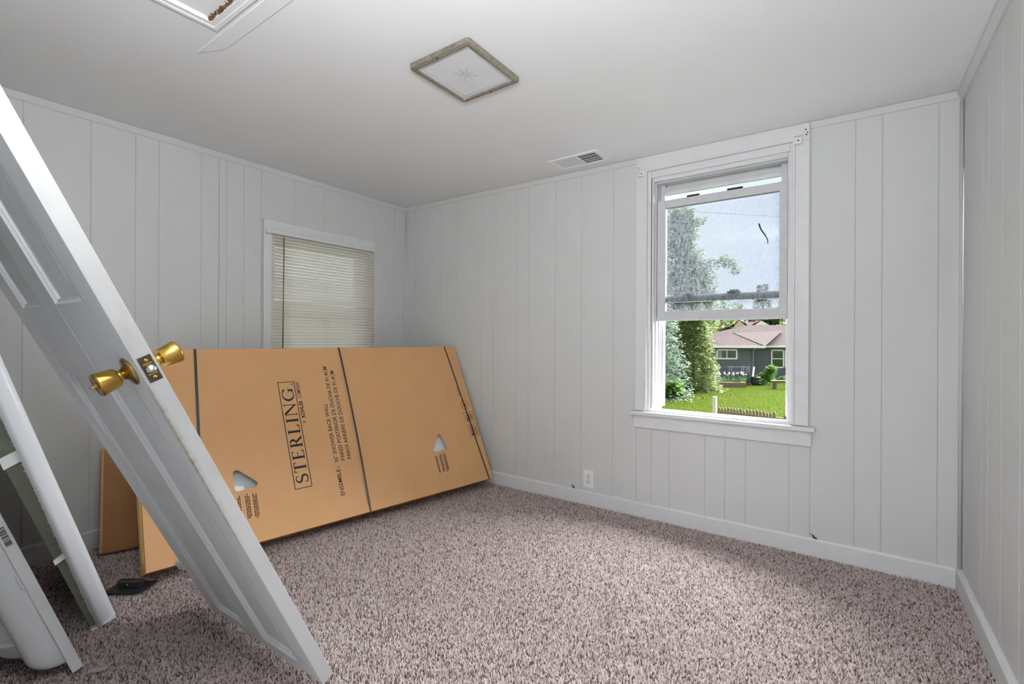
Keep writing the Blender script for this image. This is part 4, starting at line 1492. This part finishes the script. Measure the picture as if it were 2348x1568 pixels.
r_ = random.Random(5)
bl_ = []
for k in range(150):
    z = r_.uniform(3.0, 12.8)
    f = (z - 3) / 9.4
    rad = 2.4 * max(0, 1 - f) ** .55 + .45
    a = r_.uniform(0, 6.283)
    q_ = math.sqrt(r_.uniform(0, 1)) * rad
    bl_.append((12.75 + math.cos(a) * q_, 36 + math.sin(a) * q_, z, r_.uniform(.5, .95)))
bl_ += [(14.4, 34.5, 8.6, .75), (15.3, 34.5, 8.9, .6), (15.9, 34.5, 8.7, .5), (16.2, 34.5, 8.2, .35), (13.6, 34.6, 8.3, .8), (12.9, 34.8, 11.6, .7), (13.7, 34.8, 11.9, .5), (12.2, 35, 12.6, .6)]
broadleaf('tall airy leafy tree filling the left of the upper sash', 12.75, 36, bl_, LEAFG, 8, .24, 200, 9.5)
bl_ = [(19.1 + r_.uniform(-2.5, 1.9), 50 + r_.uniform(-1, 1), r_.uniform(1.6, 5.8), r_.uniform(.7, 1.25)) for _ in range(28)]
broadleaf('yellow-green bushy tree peeking out behind the house roof', 19.1, 50, bl_, YELLOWG, 9, .28, 150, 3.5)
for i, (px, D, top, w, st, lab) in enumerate(((1560, 60, 690, 2.6, LEAFG, 'far green tree in the gap under the upper sash, leftmost'), (1628, 62, 692, 2.6, LEAFG, 'far green tree behind the tall airy tree'),
                                               (1690, 84, 690, 3.0, LEAFG, 'far rounded green tree left of the dark conifers'), (1738, 84, 696, 3.0, DARKG, 'far dark tree below the twin-topped conifer'),
                                               (1790, 83, 700, 2.6, LEAFG, 'far green tree at the right edge of the sash'), (1806, 62, 735, 1.8, YELLOWG, 'far yellow-green shrub above the house ridge'))):
    X, Z = site(px, top, D)
    bl_ = [(X + r_.uniform(-w, w), D + r_.uniform(-1, 1), r_.uniform(1.5, max(2.2, Z - .8)), r_.uniform(1.0, 1.6)) for _ in range(22)] + [(X, D, Z - .8, 1.0)]
    broadleaf(lab, X, D, bl_, st, 20 + i, .5, 40, Z * .6)

def treeline():
    global rng
    rng = np.random.default_rng(77)
    n, k = 420, 46
    b = rng.uniform(-1.1, 1.25, n)
    D = rng.uniform(98, 112, n) / np.sqrt(1 + b ** 2) * 1.12
    Z = rng.uniform(.8, 7.6, n) * rng.uniform(.75, 1.0, n)
    R = rng.uniform(1.2, 2.2, n)
    v = rng.normal(0, 1, (n, k, 3))
    v /= np.linalg.norm(v, axis=2)[:, :, None]
    v *= (rng.uniform(.2, 1, (n, k)) ** .5)[:, :, None] * R[:, None, None]
    X = (b * D)[:, None] + v[:, :, 0]
    DD = D[:, None] + v[:, :, 1]
    ZZ = np.maximum(.1, Z[:, None] + v[:, :, 2])
    o = tri_cloud('treeline', to_world(X.ravel(), DD.ravel(), ZZ.ravel()), 1.0, .8, .2, island_mat('far_leaves', LEAFG, .8, .3), None, (0, 0, 0))
    tag(o, 'hazy green line of distant trees along the horizon outside', 'treeline', kind='stuff')
treeline()

# shrubs and flower bed by the house
bx, _ = site(1744, 880, 33.2)
bl_ = [(bx + r_.uniform(-.45, .3), 33.2 + r_.uniform(-.3, .3), r_.uniform(.15, .95), .28) for _ in range(10)] + [(bx + .65 + r_.uniform(-.35, .3), 33.3, r_.uniform(.3, 1.30), .30) for _ in range(12)]
broadleaf('bright green leafy shrub beside the black barrel', bx, 33.2, bl_, [(0, (.05, .14, .012, 1)), (1, (.15, .32, .04, 1))], 40, .10, 900, None, 'shrub', 'leafy_shrub', None)
hx_, _ = site(1790, 870, 35.5)
bl_ = [(hx_ + r_.uniform(-1.0, 1.2), 35.5, r_.uniform(.1, .35), .22) for _ in range(16)]
broadleaf('low pale-leaved plants along the house wall under the window', hx_, 35.5, bl_, [(0, (.08, .20, .03, 1)), (1, (.28, .42, .16, 1))], 41, .13, 700, None, 'plants', 'hosta_bed', None)

WOODB = mat('weathered_bed_timber', lin(128, 104, 92), .9)
x0, _ = site(1634, 885, 31.5)
x1, _ = site(1708, 885, 31.5)
o0 = yd((x0 + x1) / 2, 31.5)
bed = empty('raised_bed', o0)
tag(bed, 'timber raised flower bed in front of the house', 'planter')
for b in ((x0, x1, 31.3, 31.42, 0, .34), (x0, x1, 32.9, 33.0, 0, .36), (x0, x0 + .1, 31.42, 32.9, 0, .34), (x1 - .1, x1, 31.42, 32.9, 0, .34)):
    shift(YB().ybox(*b), o0).build('timber', WOODB, bed)
shift(YB().ybox(x0 + .1, x1 - .1, 31.42, 32.9, .0, .28), o0).build('soil', mat('soil', lin(96, 76, 66), .95, noise=(4, lin(140, 124, 112), .5, .7)), bed)
o0 = yd((x0 + x1) / 2, 32.4)
tre = empty('wire_trellis', o0)
tag(tre, 'dark wire trellis standing over the raised bed', 'trellis')
IRON = mat('dark_iron', lin(52, 54, 58), .6)
m = MB()
for px in (1634, 1672, 1700, 1712):
    x, _ = site(px, 850, 32.4)
    for dx in (0, .14):
        MB().tube([yd(x + dx, 32.4, 0) - o0, yd(x + dx, 32.4, 1.36) - o0], .022, 5).build('post', IRON, tre)
for z in (.95, 1.3):
    xa, _ = site(1634, 850, 32.4)
    xb, _ = site(1712, 850, 32.4)
    MB().tube([yd(xa, 32.4, z) - o0, yd(xb + .14, 32.4, z) - o0], .012, 4).build('wire', IRON, tre)
for i, px in enumerate((1645, 1652, 1660, 1668, 1681, 1690, 1698, 1706)):
    x, _ = site(px, 870, 32.2)
    o0 = yd(x, 32.2, .28)
    ir = empty('iris_plant', o0)
    tag(ir, 'pale iris in the raised bed, ' + ('first', 'second', 'third', 'fourth', 'fifth', 'sixth', 'seventh', 'last')[i] + ' from the spruce end', 'flower', 'irises in the raised bed')
    m = MB()
    for k in range(9):
        a, l = r_.uniform(0, 6.28), r_.uniform(.25, .5)
        p = Vector((r_.uniform(-.1, .1), r_.uniform(-.1, .1), 0))
        tip = p + Vector((math.cos(a) * .12, math.sin(a) * .12, l))
        s = Vector((-math.sin(a), math.cos(a), 0)) * .025
        m.add([p - s, p + s, (p + tip) / 2 + s, tip, (p + tip) / 2 - s], [(0, 1, 2, 4), (4, 2, 3)])
    m.build('leaves', mat('iris_leaf', lin(112, 152, 92), .6, translucent=.2), ir)
    m = MB()
    for k in range(3):
        p = Vector((r_.uniform(-.12, .12), r_.uniform(-.1, .1), r_.uniform(.42, .62)))
        m.lathe([(.01, 0), (.05, .04), (.065, .09), (.03, .11)], p, (0, 0, 1), 8)
    m.build('petals', mat('pale_iris', lin(214, 214, 232), .7), ir)

o0 = yd(*[site(1733, 880, 33)[0]], 33)
br = empty('compost_barrel', o0)
tag(br, 'squat black barrel on the lawn by the house corner', 'barrel')
MB().lathe([(.27, 0), (.33, .12), (.34, .36), (.31, .50), (.32, .51), (.32, .56), (.24, .60)], (0, 0, 0), (0, 0, 1), 18).build('drum', BLACKP, br)
for z in (.14, .34):
    MB().lathe([(.335, 0), (.352, .015), (.352, .03), (.335, .045)], (0, 0, z), (0, 0, 1), 18).build('hoop', BLACKP, br)
a, za = site(1727, 841, 33.4)
b, zb = site(1722, 872, 33.0)
m = MB().obox(yd(b, 33.0, .02), yd(a, 33.4, za) - yd(b, 33.0, .02), rt0 * .13, fw * .05)
tag(m.build('white_board', WHITE, bevel=.01), 'white board leaning against the house corner behind the barrel', 'board')

bx0, _ = site(1770, 880, 30.5)
o0 = yd(bx0 + .8, 30.5)
bn_ = empty('garden_bench', o0)
tag(bn_, 'weathered wooden bench on the lawn at the right edge of the view', 'bench')
for k in range(3):
    MB().obox(yd(bx0, 30.35 + k * .13, .50) - o0, rt0 * 1.7, fw * .11, (0, 0, .05)).build('slat', WOODB, bn_)
for X in (bx0 + .15, bx0 + 1.5):
    MB().obox(yd(X, 30.38, 0) - o0, rt0 * .09, fw * .3, (0, 0, .50)).build('leg', WOODB, bn_)

gx, _ = site(1538, 905, 25)
bl_ = [(gx + r_.uniform(-.5, .35), 25 + r_.uniform(-.4, .4), r_.uniform(.1, .75), .26) for _ in range(14)]
broadleaf('clump of tall bright ornamental grass under the blue spruce', gx, 25, bl_, [(0, (.06, .16, .012, 1)), (1, (.17, .34, .04, 1))], 44, .24, 500, None, 'grass clump', 'ornamental_grass', None)
ORANGE = mat('orange_flag', lin(176, 84, 44), .7)
for px, py, lab in ((1613, 915, 'small dark marker on the lawn nearer the spruces'), (1677, 909, 'small orange marker on the open lawn')):
    D = 3.12 / ((py - CY_PX) / F_PX - ROLL * (px - 1174) / F_PX)
    X, _ = site(px, py, D)
    m = MB().lathe([(.05, 0), (.045, .05), (.02, .12), (.035, .15), (.01, .19)], yd(X, D, 0), (0, 0, 1), 8)
    tag(m.build('lawn_marker', ORANGE), lab, 'marker', 'markers on the lawn')

# picket fence below the window
PICK = mat('weathered_picket', lin(140, 124, 98), .9, noise=(6, lin(108, 94, 72), .4, .7, (3, 3, .5)))
fx0, fd0, fx1, fd1 = 5.46, 12.6, 7.6, 10.3
o0 = yd(fx0, fd0)
fe = empty('picket_fence', o0)
tag(fe, 'low weathered picket fence just below the window with a taller end post', 'fence')
A_, B_ = Vector(yd(fx0, fd0)), Vector(yd(fx1, fd1))
dirv = (B_ - A_).normalized()
perp = Vector((-dirv.y, dirv.x, 0))
MB().obox(-dirv * .11 - perp * .045, dirv * .09, perp * .09, (0, 0, 1.62)).build('post', mat('pale_post', lin(206, 198, 184), .8), fe, bevel=.008)
pk = MB().add([(0, 0, 0), (1, 0, 0), (1, 1, 0), (0, 1, 0), (0, 0, .93), (1, 0, .93), (1, 1, .93), (0, 1, .93), (.5, 0, .965), (.5, 1, .965)],
              [(3, 2, 1, 0), (0, 1, 5, 8, 4), (2, 3, 7, 9, 6), (1, 2, 6, 5), (3, 0, 4, 7), (4, 8, 9, 7), (5, 6, 9, 8)]).mesh('picket')
pk.materials.append(PICK)
Lf = (B_ - A_).length
s, k = .02, 0
while s < Lf:
    w = .068
    o = bpy.data.objects.new('picket', pk)
    COL.objects.link(o)
    o.parent = fe
    mm = Matrix.Identity(4)
    hgt = 1.42 + random.uniform(-.03, .03)
    if 1.42 < s < 1.56:
        hgt -= .14
    for i in range(3):
        mm[i][0], mm[i][1], mm[i][2], mm[i][3] = dirv[i] * w, perp[i] * .02, (0, 0, hgt)[i], (dirv * s)[i]
    o.matrix_local = mm
    s += .079
for z in (.35, 1.18):
    MB().obox(Vector((0, 0, z)) + perp * .021, dirv * Lf, perp * .035, (0, 0, .07)).build('rail', PICK, fe)

# overhead wire
xa, za = site(1380, 468, 24)
xb, zb = site(2050, 505, 24)
pts = []
for k in range(17):
    t = k / 16
    pts.append(yd(xa + (xb - xa) * t, 24, za + (zb - za) * t - .25 * 4 * t * (1 - t) * .5))
tag(MB().tube(pts, .016, 5).build('power_line', IRON), 'thin dark overhead power line crossing the sky in the upper sash', 'power line')
